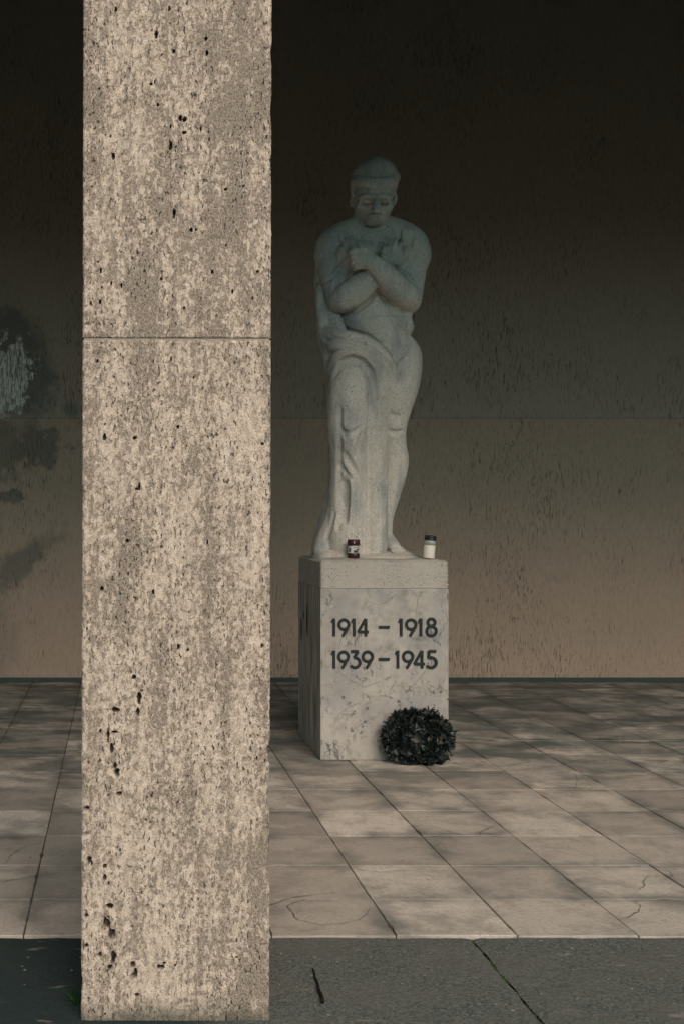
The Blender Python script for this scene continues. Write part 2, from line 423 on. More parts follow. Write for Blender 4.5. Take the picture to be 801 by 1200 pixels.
def build_pavement():
    bm = bmesh.new()
    jx = 1.187
    for (x0, x1) in ((-7, jx - .004), (jx + .004, 8)):
        r = bmesh.ops.create_grid(bm, x_segments=int((x1 - x0) / .03), y_segments=24, size=.5)
        for v in r['verts']:
            v.co = Vector(((x0 + x1) / 2 + v.co.x * (x1 - x0), (2.93 + 3.585) / 2 + v.co.y * .655, 0))
            edge = min(abs(v.co.x - jx), .05)
            v.co.z = -.0035 + .0025 * mnoise.noise(v.co * 9) + .0012 * mnoise.noise(v.co * 40) - max(0, .02 - edge) * .25
            if abs(v.co.x - jx) < .02: v.co.x += .010 * mnoise.noise(Vector((0, v.co.y * 14, x0)))
    box(bm, -7, 8, 2.92, 3.66, -.058, -.03)
    return from_bm('pavement', bm, M['slab'])
tag(build_pavement(), kind='structure')

# back wall
wall = empty('plaster_wall', (0, WALL_Y, 0), 'tall brown scratched plaster wall behind the statue, with damp stains', 'wall')
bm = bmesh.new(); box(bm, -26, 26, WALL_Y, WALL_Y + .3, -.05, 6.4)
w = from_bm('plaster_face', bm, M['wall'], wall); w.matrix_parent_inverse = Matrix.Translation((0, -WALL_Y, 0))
bm = bmesh.new(); box(bm, -7, 8, WALL_Y - .018, WALL_Y - .002, -.004, .038, .004, 1)
w = from_bm('skirting', bm, M['skirt'], wall); w.matrix_parent_inverse = Matrix.Translation((0, -WALL_Y, 0))

# unseen roof over the portico, near black; deep long lintel added to block skylight
SHADE_LINTEL = 4.15
bm = bmesh.new()
box(bm, -26, 26, 3.0, 3.517, SHADE_LINTEL, 6.35)
box(bm, -26, 26, 3.52, 9.255, 6.05, 6.3)
tag(from_bm('roof', bm, M['ceil']), kind='structure')

# ================================================================== PILLAR
PZ = 2.99
def build_pillar():
    x0, x1 = at(95.2, 0, PZ).x, at(315.6, 0, PZ).x
    seam = at(0, 397, PZ).z
    root = empty('stone_pillar', ((x0 + x1) / 2, PZ, 0), 'square pitted travertine pillar standing in front of the statue', 'pillar')
    root.rotation_euler.y = R(.14)
    W = x1 - x0; D = .52
    # holes seen in the photo: (px, py, rx, ry, depth)
    holes = [(134, 832, 7, 2.6), (162, 818, 3, 7), (161, 834, 2, 6), (156, 794, 2.6, 2.4), (126, 862, 1.6, 9), (133, 858, 5, 1.8), (130, 878, 2, 7), (137, 905, 3, 5), (134, 898, 2, 5), (139, 930, 3, 3), (101, 947, 3, 3),
             (105, 1008, 3, 4), (123, 1015, 2.4, 3), (123, 1028, 2, 4), (101, 1073, 2.6, 2.4), (129, 1062, 5, 3), (125, 1083, 4, 9), (131, 1095, 4, 6), (101, 1109, 3.2, 2.6), (117, 1119, 2.6, 3), (133, 1122, 3.4, 7), (129, 1134, 3, 4),
             (156, 1130, 2.6, 5), (158, 1142, 3, 6), (189, 1133, 6, 2.4), (192, 1129, 2.6, 2), (160, 1166, 3.5, 1.5), (157, 513, 3, 2.4), (160, 573, 3.4, 1.6), (162, 570, 1.6, 5), (148, 634, 1.8, 2), (121, 512, 2, 4),
             (214, 140, 3, 3), (209, 138, 2, 4), (198, 171, 2.4, 4), (214, 155, 2.4, 2), (201, 60, 1.6, 2), (202, 250, 1.6, 7), (222, 269, 2, 2), (181, 40, 2, 5), (131, 183, 2, 4), (300, 318, 2, 2.4), (262, 222, 2, 2),
             (208, 758, 1.4, 4), (118, 690, 2, 3), (207, 500, 1.6, 2), (306, 520, 1.6, 2), (175, 98, 2, 2), (239, 45, 1.8, 2.5), (240, 62, 1.6, 3)]
    holes = [(a, c, r * .8, v * .85) for a, c, r, v in holes]
    # narrow vertical cracks and pores scattered down the stone
    rr = random.Random(3)
    for _ in range(44):
        px = rr.choice([rr.gauss(205, 22), rr.gauss(118, 12), rr.uniform(100, 312)]); py = rr.uniform(5, 1190) if rr.random() < .55 else rr.uniform(5, 380)
        holes.append((px, py, rr.uniform(.5, 1.0), rr.uniform(.9, 3.0)))
    chips = [(315, 881, 3.2, 9), (315, 925, 2.2, 18), (96, 1150, 1.5, 10), (316, 940, 1.8, 8), (317, 130, 1.4, 12), (317, 190, 1.2, 9), (316.5, 60, 1.2, 7), (316, 1010, 1.6, 14), (96, 700, 1, 8), (97, 330, 1.1, 9), (316, 640, 1, 20)]
    cx = (x0 + x1) / 2
    for zb, zt in ((-.005, seam - .0034), (seam + .0022, SHADE_LINTEL - .003)):
        nx, nz = 200, int((zt - zb) / .0027)
        gx = np.linspace(-W / 2, W / 2, nx + 1); gz = np.linspace(zb, zt, nz + 1)
        # keep the bottom row free of the ground; rounded arris by pulling the rim back
        X, Z = np.meshgrid(gx, gz)                       # rows by z
        dep = np.zeros_like(X); hole = np.zeros_like(X)
        PXX = (X + cx) * F / PZ + PX0; PYY = PY0 - (Z - EYE) * F / PZ
        for (hx, hy, hr, hv) in holes:
            m = (abs(PXX - hx) < hr * 4 + 3) & (abs(PYY - hy) < hv * 4 + 3)
            if not m.any(): continue
            jit = .5 * np.sin(PXX[m] * 1.1 + hy) + .5 * np.sin(PYY[m] * .8 + hx) + .5 * np.sin(PXX[m] * .6 - PYY[m] * .5)
            d = np.sqrt(((PXX[m] - hx) / hr) ** 2 + ((PYY[m] - hy) / hv) ** 2) + .28 * jit
            s_ = np.clip((1.25 - d) / .6, 0, 1); s_ = s_ * s_ * (3 - 2 * s_)
            dep[m] = np.maximum(dep[m], s_ * .014 * min(1.6, .5 + hr * hv / 12)); hole[m] = np.maximum(hole[m], np.clip((1.0 - d) / .35, 0, 1))
        rim = np.zeros_like(X)
        edge = np.minimum(X + W / 2, W / 2 - X)
        rim = np.clip(1 - edge / .006, 0, 1) ** 2 * .004
        ez = np.minimum(abs(Z - zb), abs(zt - Z))
        arr = np.clip(1 - ez / .005, 0, 1) ** 2 * .003
        N = np.array([[mnoise.noise(Vector((x * 6, z * 3, 2))) for x in gx[::4]] for z in gz[::4]])
        rough = rng.normal(0, .00025, X.shape)
        # edge wander: sides shift in and out along the height
        wl = np.array([(.0009) * mnoise.noise(Vector((z * 20, 1, 0))) + .0009 * mnoise.noise(Vector((z * 70, 4, 0))) for z in gz])
        wr = np.array([(.0012) * mnoise.noise(Vector((z * 18, 7, 0))) + .0011 * mnoise.noise(Vector((z * 75, 9, 0))) for z in gz])
        pyz = PY0 - (gz - EYE) * F / PZ
        for (hx, hy, hr, hv) in chips:
            prof = np.exp(-((pyz - hy) / hv) ** 2) * hr * PZ / F
            if hx > 200: wr -= prof
            else: wl -= prof
        tt = np.linspace(0, 1, nx + 1)
        XX = X - np.outer(wl, (1 - tt) ** 8) + np.outer(wr, tt ** 8)
        YY = dep + rim + arr + rough
        ZZ = Z
        nv = (nx + 1) * (nz + 1)
        verts = np.stack([XX.ravel(), YY.ravel(), ZZ.ravel()], 1)
        back = verts.copy().reshape(nz + 1, nx + 1, 3)
        idx = np.arange(nv).reshape(nz + 1, nx + 1)
        faces = np.stack([idx[:-1, :-1], idx[:-1, 1:], idx[1:, 1:], idx[1:, :-1]], -1).reshape(-1, 4).tolist()
        vl = verts.tolist()
        # sides and back as strips following the wandering edges
        def strip(col):
            ids = []
            for k in range(nz + 1):
                p = verts[idx[k, col]]
                vl.append([p[0], D, p[2]]); ids.append(len(vl) - 1)
            return ids
        lb, rb = strip(0), strip(nx)
        for k in range(nz):
            faces.append([int(idx[k, 0]), int(idx[k + 1, 0]), lb[k + 1], lb[k]])
            faces.append([int(idx[k, nx]), rb[k], rb[k + 1], int(idx[k + 1, nx])])
            faces.append([lb[k], lb[k + 1], rb[k + 1], rb[k]])
        faces.append([int(i) for i in idx[0, ::-1]] + [lb[0], rb[0]])
        faces.append([int(i) for i in idx[-1, :]] + [rb[-1], lb[-1]])
        me = bpy.data.meshes.new('shaft_block'); me.from_pydata(vl, [], faces); me.update()
        a = me.attributes.new('hole', 'FLOAT', 'POINT')
        hv_ = np.zeros(len(vl), dtype=np.float32); hv_[:nv] = hole.ravel(); a.data.foreach_set('value', hv_)
        link('shaft_block', me, M['trav'], root)
    # the mortar line between the two blocks
    bm = bmesh.new(); box(bm, -W / 2 + .004, W / 2 - .004, .0025, D - .006, seam - .0035, seam + .0012)
    from_bm('mortar_joint', bm, M['mortar'], root)
build_pillar()

# ================================================================== PEDESTAL
PDY = 6.23
XL, XR = at(375.4, 0, PDY).x, at(525.0, 0, PDY).x
PW = XR - XL; PD = .765
SEAM = at(0, 689.4, PDY).z; TOP = at(0, 657.2, PDY).z
ped = empty('memorial_pedestal', ((XL + XR) / 2, PDY, 0), 'veined marble pedestal bearing dark numerals, under the stone statue', 'pedestal')
bm = bmesh.new(); box(bm, -PW / 2, PW / 2, 0, PD, .001, SEAM - .0009, .0045, 2)
def build_veins(bm):
    def ribbon(pts, w, mi):                       # pts are (x, y, z) on the block; w half width
        prev = None; n = len(pts)
        for i, p in enumerate(pts):
            t = (pts[min(i + 1, n - 1)] - pts[max(i - 1, 0)]).normalized()
            nr = Vector((-t.z, 0, t.x)) if abs(t.y) < 1e-6 and mi == 1 else Vector((0, 1, 0))
            ww = w * (.25 + .75 * math.sin(math.pi * (i + .5) / n)) * (.6 + .8 * abs(mnoise.noise(p * 45)))
            if mi == 2: ww = w * math.sin(math.pi * min(1, (i + .3) / n)) ** .6
            a, c = bm.verts.new(p + nr * ww), bm.verts.new(p - nr * ww)
            if prev:
                f = bm.faces.new((prev[0], prev[1], c, a)); f.material_index = mi
            prev = (a, c)
    def Q(X, Y):
        q = at(335 + X / 3.814, 610 + Y / 3.814, PDY); return Vector((q.x - (XL + XR) / 2, -.0006, q.z))
    lines = [[(598, 310), (585, 350), (581, 400), (579, 438)], [(650, 585), (668, 530), (695, 495), (720, 455), (716, 420), (692, 404), (666, 414)], [(235, 585), (248, 520)], [(255, 570), (300, 522)],
             [(225, 675), (290, 715), (345, 745), (420, 720), (470, 760)], [(495, 328), (455, 360), (412, 377), (398, 372)], [(440, 560), (470, 578), (495, 572)], [(500, 700), (470, 750), (455, 785)],
             [(185, 420), (180, 400), (165, 410)], [(300, 930), (350, 900), (400, 880), (420, 850)], [(220, 880), (270, 840), (330, 815)], [(640, 780), (672, 752), (690, 735)], [(170, 740), (200, 730), (215, 760)],
             [(530, 790), (560, 740), (600, 700), (640, 640)], [(340, 400), (360, 360), (350, 340)]]
    for pl in lines:
        P_ = [Q(*p) for p in pl]; out = []
        for a, c in zip(P_, P_[1:]):
            m = max(2, int((c - a).length / .008))
            out += [a.lerp(c, q / m) for q in range(m)]
        out.append(P_[-1])
        out = [p + Vector((mnoise.noise(p * 60) * .006, 0, mnoise.noise(p * 60 + Vector((9, 9, 9))) * .006)) for p in out]
        ribbon(out, .0017, 1)
    for (px, ya, yb, w) in ((360, 706, 747, .022), (353, 722, 750, .022), (356, 716, 726, .012)):
        z = XL * F / (px - PX0)
        a, c = at(px, ya, z).z, at(px, yb, z).z
        ribbon([Vector((-PW / 2 - .0006, z - PDY + .004 * mnoise.noise(Vector((q * .7, px, 0))), a + (c - a) * q / 12)) for q in range(13)], w, 2)
build_veins(bm)
from_bm('die', bm, [M['marble'], M['vein'], M['void']], ped, False)
def build_cap():
    bm = bmesh.new(); box(bm, -PW / 2, PW / 2, 0, PD, SEAM + .0009, TOP, .0, 2)
    bmesh.ops.subdivide_edges(bm, edges=bm.edges[:], cuts=40, use_grid_fill=True)
    for v in bm.verts:
        top = v.co.z > TOP - 1e-4
        ex = min(v.co.x + PW / 2, PW / 2 - v.co.x); ey = min(v.co.y, PD - v.co.y)
        t_ = (v.co.z - SEAM) / (TOP - SEAM)
        v.co.z += t_ * (.030 * min(1, max(0, min(ex, ey)) / .28) ** .8 - .008 * max(0, 1 - min(ex, ey) / .022) ** 2)   # weathered, slightly domed
        n = v.co * 22
        k = .0025 * mnoise.noise(n) + .0012 * mnoise.noise(v.co * 70)
        if top: v.co.z += k
        elif ey < .001 and v.co.z > SEAM + .01: v.co.y += abs(k) * .8
    # round the standing corners
    for v in bm.verts:
        ex = min(v.co.x + PW / 2, PW / 2 - v.co.x); ey = min(v.co.y, PD - v.co.y)
        if ex < 1e-3 and ey < 1e-3:
            v.co.x -= math.copysign(.005, v.co.x); v.co.y -= math.copysign(.005, v.co.y - PD / 2)
    return from_bm('cap', bm, M['cap'], ped, False)
build_cap()
bm = bmesh.new(); box(bm, -PW / 2 + .004, PW / 2 - .004, .004, PD - .004, SEAM - .0010, SEAM + .0010)
from_bm('mortar_joint', bm, M['vein'], ped)

def arc(cx, cy, r, a0, a1, n=26, ry=None):
    ry = ry or r
    return [(cx + r * math.cos(R(a0 + (a1 - a0) * k / n)), cy - ry * math.sin(R(a0 + (a1 - a0) * k / n))) for k in range(n + 1)]
def glyph(ch, x, y):            # strokes in the pixel units of the enlarged photograph, x = stem or bowl centre, y = top
    if ch == '1': return [[(x, y + 122), (x, y + 4)], [(x - 1, y + 6), (x - 12, y + 30)]]
    if ch == '9': return [arc(x, y + 44, 32, 0, 360, 36), [(x + 29, y + 58), (x - 8, y + 122)]]
    if ch == '4': return [[(x, y + 122), (x, y + 6)], [(x - 1, y + 6), (x - 50, y + 93)], [(x - 50, y + 93), (x + 18, y + 93)]]
    if ch == '8': return [arc(x, y + 30, 24, 0, 360, 32), arc(x, y + 88, 32, 0, 360, 36)]
    if ch == '3': return [[(x - 28, y + 9), (x + 22, y + 9)], [(x + 22, y + 9), (x - 6, y + 50)], arc(x, y + 84, 33, 100, -142, 34)]
    if ch == '5': return [[(x + 30, y + 9), (x - 18, y + 9)], [(x - 18, y + 9), (x - 20, y + 54)], arc(x - 2, y + 84, 34, 122, -145, 34)]
    if ch == '-': return [[(x - 36, y + 62), (x + 36, y + 62)]]
def build_writing():
    k = 4.984e-3 / 5.72
    H = .009
    def P(X, Y):
        p = at(380 + X / 5.72, 715 + Y / 5.72, PDY)
        return p.x - (XL + XR) / 2, p.z
    rows = [(52, [('1', 64), ('9', 130), ('1', 197), ('4', 275), ('-', 397), ('1', 511), ('9', 578), ('1', 643), ('8', 714)]),
            (267, [('1', 64), ('9', 127), ('3', 203), ('9', 288), ('-', 397), ('1', 489), ('9', 557), ('4', 650), ('5', 714)])]
    for y, cs in rows:
        for ch, x in cs:
            bm = bmesh.new()
            for si, st in enumerate(glyph(ch, x, y)):
                pts = [Vector((*P(*p), 0)) for p in st]
                pts = [Vector((p.x, 0, p.y)) for p in pts]
                n = len(pts); hw = 9.2 * k; prev = None; first = None
                closed = (pts[0] - pts[-1]).length < 1e-5
                y0 = -H - .0007 * si                # strokes differ a hair in height so that crossings never share a plane
                for i, p in enumerate(pts):
                    a = pts[i - 1] if i else (pts[-2] if closed else p); c = pts[i + 1] if i < n - 1 else (pts[1] if closed else p)
                    t = (c - a).normalized(); nr = Vector((-t.z, 0, t.x))
                    ring = [bm.verts.new(p + nr * hw + Vector((0, .0005, 0))), bm.verts.new(p + nr * hw * .96 + Vector((0, y0 * .8, 0))), bm.verts.new(p + nr * hw * .72 + Vector((0, y0, 0))),
                            bm.verts.new(p - nr * hw * .72 + Vector((0, y0, 0))), bm.verts.new(p - nr * hw * .96 + Vector((0, y0 * .8, 0))), bm.verts.new(p - nr * hw + Vector((0, .0005, 0)))]
                    if prev:
                        for q in range(5): bm.faces.new((prev[q], prev[q + 1], ring[q + 1], ring[q]))
                    else: first = ring
                    prev = ring
                if not closed:
                    bm.faces.new(first); bm.faces.new(prev[::-1])
            from_bm('dash' if ch == '-' else 'numeral', bm, M['bronze'], ped)
build_writing()

# ================================================================== STATUE (implicit surfaces, meshed by surface nets)
U = 6.6 / F                      # metres per unit: one photo pixel at the statue's depth
ZREF = 6.6
def P(px, py, d=0.):             # pixel + units in front of the axis -> local units (x, d, up)
    z = ZREF - d * U
    return np.array([(px - PX0) * z / F / U, d, (EYE - (py - PY0) * z / F) / U])
class Field:
    def __init__(s, lo, hi, h):
        s.h = h; s.lo = np.array(lo, float)
        n = np.ceil((np.array(hi) - s.lo) / h).astype(int) + 1
        s.n = n; s.a = np.full(n, 50., np.float32)
        s.ax = [(s.lo[i] + h * np.arange(n[i])).astype(np.float32) for i in range(3)]
    def _box(s, lo, hi, m):
        i0 = np.clip(np.floor((np.array(lo) - m - s.lo) / s.h).astype(int), 0, s.n); i1 = np.clip(np.ceil((np.array(hi) + m - s.lo) / s.h).astype(int) + 1, 0, s.n)
        sl = tuple(slice(a, b) for a, b in zip(i0, i1))
        g = (s.ax[0][sl[0]][:, None, None], s.ax[1][sl[1]][None, :, None], s.ax[2][sl[2]][None, None, :])
        return sl, g
    def _put(s, sl, d, k, op):
        a = s.a[sl]
        if a.size == 0: return
        if op == 'add':
            if k > 0:
                h = np.clip(.5 + .5 * (a - d) / k, 0, 1); r = a * (1 - h) + d * h - k * h * (1 - h)
            else: r = np.minimum(a, d)
        else:
            if k > 0:
                h = np.clip(.5 - .5 * (a + d) / k, 0, 1); r = a * (1 - h) - d * h + k * h * (1 - h)
            else: r = np.maximum(a, -d)
        s.a[sl] = r
    def ell(s, c, r, k=4, op='add', rot=(0, 0, 0)):      # c local, r = (x, d, v); rot about d axis (roll), x axis (pitch), v axis (yaw) degrees
        r = np.array(r, float); m = r.max()
        sl, (x, y, z) = s._box(c - m, c + m, k + 3)
        x = x - np.float32(c[0]); y = y - np.float32(c[1]); z = z - np.float32(c[2])
        if any(rot):
            ro, pi_, ya = [R(q) for q in rot]
            if ya: x, y = x * math.cos(ya) + y * math.sin(ya), -x * math.sin(ya) + y * math.cos(ya)
            if pi_: y, z = y * math.cos(pi_) + z * math.sin(pi_), -y * math.sin(pi_) + z * math.cos(pi_)
            if ro: x, z = x * math.cos(ro) + z * math.sin(ro), -x * math.sin(ro) + z * math.cos(ro)
        k0 = np.sqrt((x / r[0]) ** 2 + (y / r[1]) ** 2 + (z / r[2]) ** 2)
        k1 = np.sqrt((x / r[0] ** 2) ** 2 + (y / r[1] ** 2) ** 2 + (z / r[2] ** 2) ** 2) + 1e-6
        s._put(sl, (k0 * (k0 - 1) / k1).astype(np.float32), k, op)
    def cap(s, a, b, ra, rb, k=4, op='add', flat=1.0):     # tapered capsule; flat scales the depth radius
        m = max(ra, rb) * max(1, flat)
        sl, (x, y, z) = s._box(np.minimum(a, b) - m, np.maximum(a, b) + m, k + 3)
        ab = b - a; f = 1 / flat
        w = np.array([1, f * f, 1])
        L2 = (ab * ab * w).sum() + 1e-9
        px, py, pz = x - np.float32(a[0]), y - np.float32(a[1]), z - np.float32(a[2])
        t = np.clip((px * ab[0] + py * ab[1] * f * f + pz * ab[2]) / L2, 0, 1)
        d = np.sqrt((px - t * ab[0]) ** 2 + ((py - t * ab[1]) * f) ** 2 + (pz - t * ab[2]) ** 2) - (ra + (rb - ra) * t)
        s._put(sl, (d * min(1, flat)).astype(np.float32), k, op)
    def chain(s, pts, k=4, op='add', flat=1.0, smooth=True):    # pts: (px, py, d, r)
        pts = np.array(pts, float)
        if smooth and len(pts) > 2:                              # Catmull-Rom
            out = []
            for i in range(len(pts) - 1):
                p0, p1, p2, p3 = pts[max(i - 1, 0)], pts[i], pts[i + 1], pts[min(i + 2, len(pts) - 1)]
                for t in (0, .33, .67):
                    out.append(.5 * ((2 * p1) + (-p0 + p2) * t + (2 * p0 - 5 * p1 + 4 * p2 - p3) * t * t + (-p0 + 3 * p1 - 3 * p2 + p3) * t ** 3))
            out.append(pts[-1]); pts = np.array(out)
        # the chain is unioned sharply within itself first, then blended, so joints do not swell
        sub = None
        for p, q in zip(pts, pts[1:]):
            s.cap(P(*p[:3]), P(*q[:3]), p[3], q[3], k, op, flat)
    def surf(s, px, py, d0=58.0):                            # depth of the surface seen at a pixel
        for d in np.arange(d0, -40, -.5):
            i = np.round((P(px, py, d) - s.lo) / s.h).astype(int)
            if (i < 0).any() or (i >= s.n).any(): continue
            if s.a[tuple(i)] < 0: return d + .25
        return None
    def on(s, pts, k, op='add', off=0., other=None, back=False):         # a chain laid along the surface; pts: (px, py, r); off in units outwards
        g = other or s
        pts = np.array(pts, float); dense = []
        for p, q in zip(pts, pts[1:]):
            n = max(1, int(np.hypot(*(q - p)[:2]) / 2.5))
            for i in range(n): dense.append(p + (q - p) * i / n)
        dense.append(pts[-1])
        out = []
        for p in dense:
            d = g.surf(p[0], p[1])
            if d is not None: out.append([p[0], p[1], d + off, p[2]])
        if len(out) < 2: return
        out = np.array(out)
        for _ in range(2):
            out[1:-1, 2] = (out[:-2, 2] + 2 * out[1:-1, 2] + out[2:, 2]) / 4
        if back: out = np.vstack([[out[0, 0] , out[0, 1] + 3, out[0, 2] - 13, out[0, 3]], out])
        for p, q in zip(out, out[1:]): s.cap(P(*p[:3]), P(*q[:3]), p[3], q[3], k, op)
    def mesh(s, name):
        A = s.a
        ins = A < 0
        n = A.shape
        c = ins[:-1, :-1, :-1].astype(np.uint8)
        tot = np.zeros(tuple(m - 1 for m in n), np.uint8)
        offs = [(i, j, k) for i in (0, 1) for j in (0, 1) for k in (0, 1)]
        for o in offs:
            tot += ins[o[0]:n[0] - 1 + o[0], o[1]:n[1] - 1 + o[1], o[2]:n[2] - 1 + o[2]]
        act = np.argwhere((tot > 0) & (tot < 8))
        vid = np.full(tot.shape, -1, np.int32); vid[tuple(act.T)] = np.arange(len(act))
        val = {o: A[act[:, 0] + o[0], act[:, 1] + o[1], act[:, 2] + o[2]].astype(np.float64) for o in offs}
        acc = np.zeros((len(act), 3)); cnt = np.zeros(len(act))
        for i, o in enumerate(offs):
            for q in offs[i + 1:]:
                if sum(abs(a - b) for a, b in zip(o, q)) != 1: continue
                va, vb = val[o], val[q]
                m = (va < 0) != (vb < 0)
                t = np.where(m, va / np.where(m, va - vb, 1), 0)
                for ax in range(3): acc[:, ax] += np.where(m, o[ax] + t * (q[ax] - o[ax]), 0)
                cnt += m
        v = (act + acc / cnt[:, None]) * s.h + s.lo
        faces = []
        for ax in range(3):
            sh = [slice(None)] * 3; sh2 = [slice(None)] * 3
            sh[ax] = slice(0, n[ax] - 1); sh2[ax] = slice(1, n[ax])
            a0, a1 = ins[tuple(sh)], ins[tuple(sh2)]
            e = np.argwhere(a0 != a1)
            o1, o2 = [(1, 2), (2, 0), (0, 1)][ax]
            ok = (e[:, o1] > 0) & (e[:, o2] > 0) & (e[:, o1] < n[o1] - 1) & (e[:, o2] < n[o2] - 1)
            e = e[ok]
            flip = a0[tuple(e.T)]
            def cell(da, db):
                q = e.copy(); q[:, o1] -= da; q[:, o2] -= db
                return vid[tuple(q.T)]
            f = np.stack([cell(1, 1), cell(0, 1), cell(0, 0), cell(1, 0)], 1)
            f[~flip] = f[~flip][:, ::-1]
            faces.append(f)
        f = np.concatenate(faces)
        # world: x, y = ZREF - d
        w = np.stack([v[:, 0] * U - SX, (ZREF - v[:, 1] * U) - SY, v[:, 2] * U - SZ], 1)
        f = f[:, ::-1]
        me = bpy.data.meshes.new(name)
        me.vertices.add(len(w)); me.vertices.foreach_set('co', w.ravel())
        me.loops.add(len(f) * 4); me.loops.foreach_set('vertex_index', f.ravel().astype(np.int32))
        me.polygons.add(len(f)); me.polygons.foreach_set('loop_start', np.arange(len(f), dtype=np.int32) * 4)
        me.update(calc_edges=True); me.validate()
        return me

SX, SY, SZ = (436 - PX0) * U, ZREF, TOP
statue = empty('soldier_statue', (SX, SY, SZ), 'pale limestone statue of a draped man with crossed arms', 'statue')
BASEV = (TOP + .012) / U         # the height the figure stands at, in units

def build_figure():
    f = Field((225, -46, 212), (378, 62, 700), .8)
    A, C, E = f.chain, f.cap, f.ell
    # ---- trunk
    E(P(437, 318, -1), (45, 29, 54), 8)
    A([(388, 285, -4, 14), (410, 276, -6, 15), (436, 272, -7, 17), (462, 275, -6, 15), (484, 284, -4, 14)], 10)
    E(P(440.5, 370, 1), (41.5, 26, 46), 10)
    E(P(447, 418, 0), (44, 28, 34), 10)
    E(P(416, 300, 22), (22, 10, 17), 8); E(P(458, 300, 22), (22, 10, 17), 8)            # pectorals
    E(P(447, 384, 21), (24, 10, 20), 10)                                                # belly
    E(P(478.5, 383, 4), (5.5, 9, 6.5), 6)                                                    # flank above the hip
    # ---- neck
    C(P(433, 284, -10), P(434.5, 244, -6), 20.5, 19, 5)
    f.chain([(417, 252, 2, 3), (424, 266, 7, 3.2), (431, 276, 13, 3)], 4)
    f.chain([(450, 254, 2, 3), (446, 266, 7, 3.2), (440, 276, 13, 3)], 4)
    # ---- head
    E(P(438, 216, 4), (25, 30.5, 30), 4)
    E(P(437, 236, 13), (21.5, 25, 26), 5)
    E(P(438, 245, 14), (15.5, 21.5, 17), 5)                                                # lower face
    E(P(438.7, 257.5, 25), (7.8, 9, 6.6), 4)                                               # chin
    C(P(418, 239, 4), P(432.5, 258.5, 22), 5, 5, 4); C(P(457, 239, 4), P(445, 258.5, 22), 5, 5, 4)     # jaw
    E(P(438, 226, 15), (20, 20.5, 11), 6)
    f.chain([(420.5, 231.4, 27, 1.6), (428, 230.6, 36.2, 2.4), (438, 231.8, 38.2, 2.0), (449, 230.4, 36, 2.4), (457, 231, 26, 1.6)], 3.5)   # brow
    E(P(422.5, 241.5, 26), (6, 7, 5), 5); E(P(455, 241.5, 25), (5.5, 7, 5), 5)           # cheekbones
    E(P(429.6, 235.8, 41), (8.6, 15, 4.4), .8, 'sub', (5, 0, 0)); E(P(450.2, 235.8, 40), (8.0, 15, 4.4), .8, 'sub', (-5, 0, 0))
    E(P(429.6, 237.6, 27.6), (5.6, 5.2, 2.5), .8); E(P(450.2, 237.6, 26.8), (5.2, 5.2, 2.5), .8)   # lowered lids
    f.chain([(424.5, 239.0, 31, .8), (429.6, 239.8, 33.2, 1.0), (434.5, 239.0, 31.6, .8)], .8, 'sub')
    f.chain([(446, 239.0, 30.6, .8), (450.2, 239.8, 32.2, 1.0), (454.5, 238.8, 29.6, .8)], .8, 'sub')
    C(P(440, 231, 37.5), P(441, 245.5, 48.5), 2.7, 4.2, 1.4)                               # nose
    E(P(437, 246.6, 38.5), (2.8, 3.4, 2.3), 1.8); E(P(445, 246.6, 38), (2.6, 3.4, 2.3), 1.8)
    f.chain([(434.5, 250.0, 39, 1.5), (441, 250.4, 42, 1.7), (447.5, 250.0, 38, 1.4)], 1.2, 'sub')
    E(P(439.5, 254.3, 29.6), (8.5, 5.0, 4.4), 4)                                           # mouth
    f.chain([(432.5, 253.4, 34, .9), (439.5, 252.6, 36.3, 1.2), (447, 253.2, 33.6, .9)], 1.4)
    f.chain([(434, 256.6, 34, 1.0), (439.7, 256.9, 36, 1.4), (446, 256.4, 33.8, 1.0)], 1.4)
    f.chain([(428.8, 254.8, 33.4, 1.5), (439.5, 254.6, 37.0, 1.8), (450.2, 254.6, 32.8, 1.5)], .8, 'sub')
    f.chain([(433.5, 259.4, 35.5, 1.4), (440, 259.8, 37.5, 1.7), (445.5, 259.4, 35, 1.4)], 2, 'sub')
    f.chain([(421, 243, 34, 1.4), (427, 249, 36, 1.6), (429, 255, 35.5, 1.2)], 3, 'sub'); f.chain([(457, 243, 32, 1.2), (453, 249, 34, 1.4), (450.5, 255, 34, 1.0)], 3, 'sub')   # furrow from nose to mouth
    E(P(413.0, 234, 1), (3.0, 6, 8.5), 2, 'add', (-8, 0, 0)); E(P(412.0, 234, 7), (2.0, 2.2, 5), 1.5, 'sub')
    E(P(462, 233, 0), (2.6, 6, 8), 2)
    # ---- arm on the right of the picture: upper arm, forearm lying on top
    E(P(483.5, 297, -3), (20, 22, 24), 7)
    C(P(484, 302, -3), P(479, 347, 13), 17.5, 14.5, 6)
    # ---- arm on the left of the picture
    E(P(388.5, 297, -3), (20, 22, 25), 7)
    C(P(388.5, 302, -3), P(397, 348, 12), 18, 14.5, 6)
    E(P(389, 318, 8), (13, 13, 20), 6)                                                   # biceps
    # left forearm passes behind
    A([(399, 352, 16, 14.5), (408, 347, 22, 16.2), (423, 336, 28, 15.2), (441, 322, 33, 12.2), (455, 310, 35, 9.6)], 2.0)
    E(P(397.5, 357, 10), (9, 9, 9), 5)
    # hand of that arm, open on the chest
    E(P(461, 299, 38), (11, 7, 12.5), 2.5, 'add', (35, 0, 0))
    for a_, b_, c_ in (((454, 298, 40), (455, 290, 41), (458, 284.0, 38)), ((459, 296, 42), (461.5, 288, 42.5), (463.5, 282.0, 39)),
                       ((464, 297, 41), (467, 290, 41), (469, 285.5, 38)), ((468, 301, 39), (471, 295.5, 39), (472.5, 291.5, 36))):
        f.chain([(*a_, 3.6), (*b_, 3.2), (*c_, 2.6)], .8, 'add', 1, False)
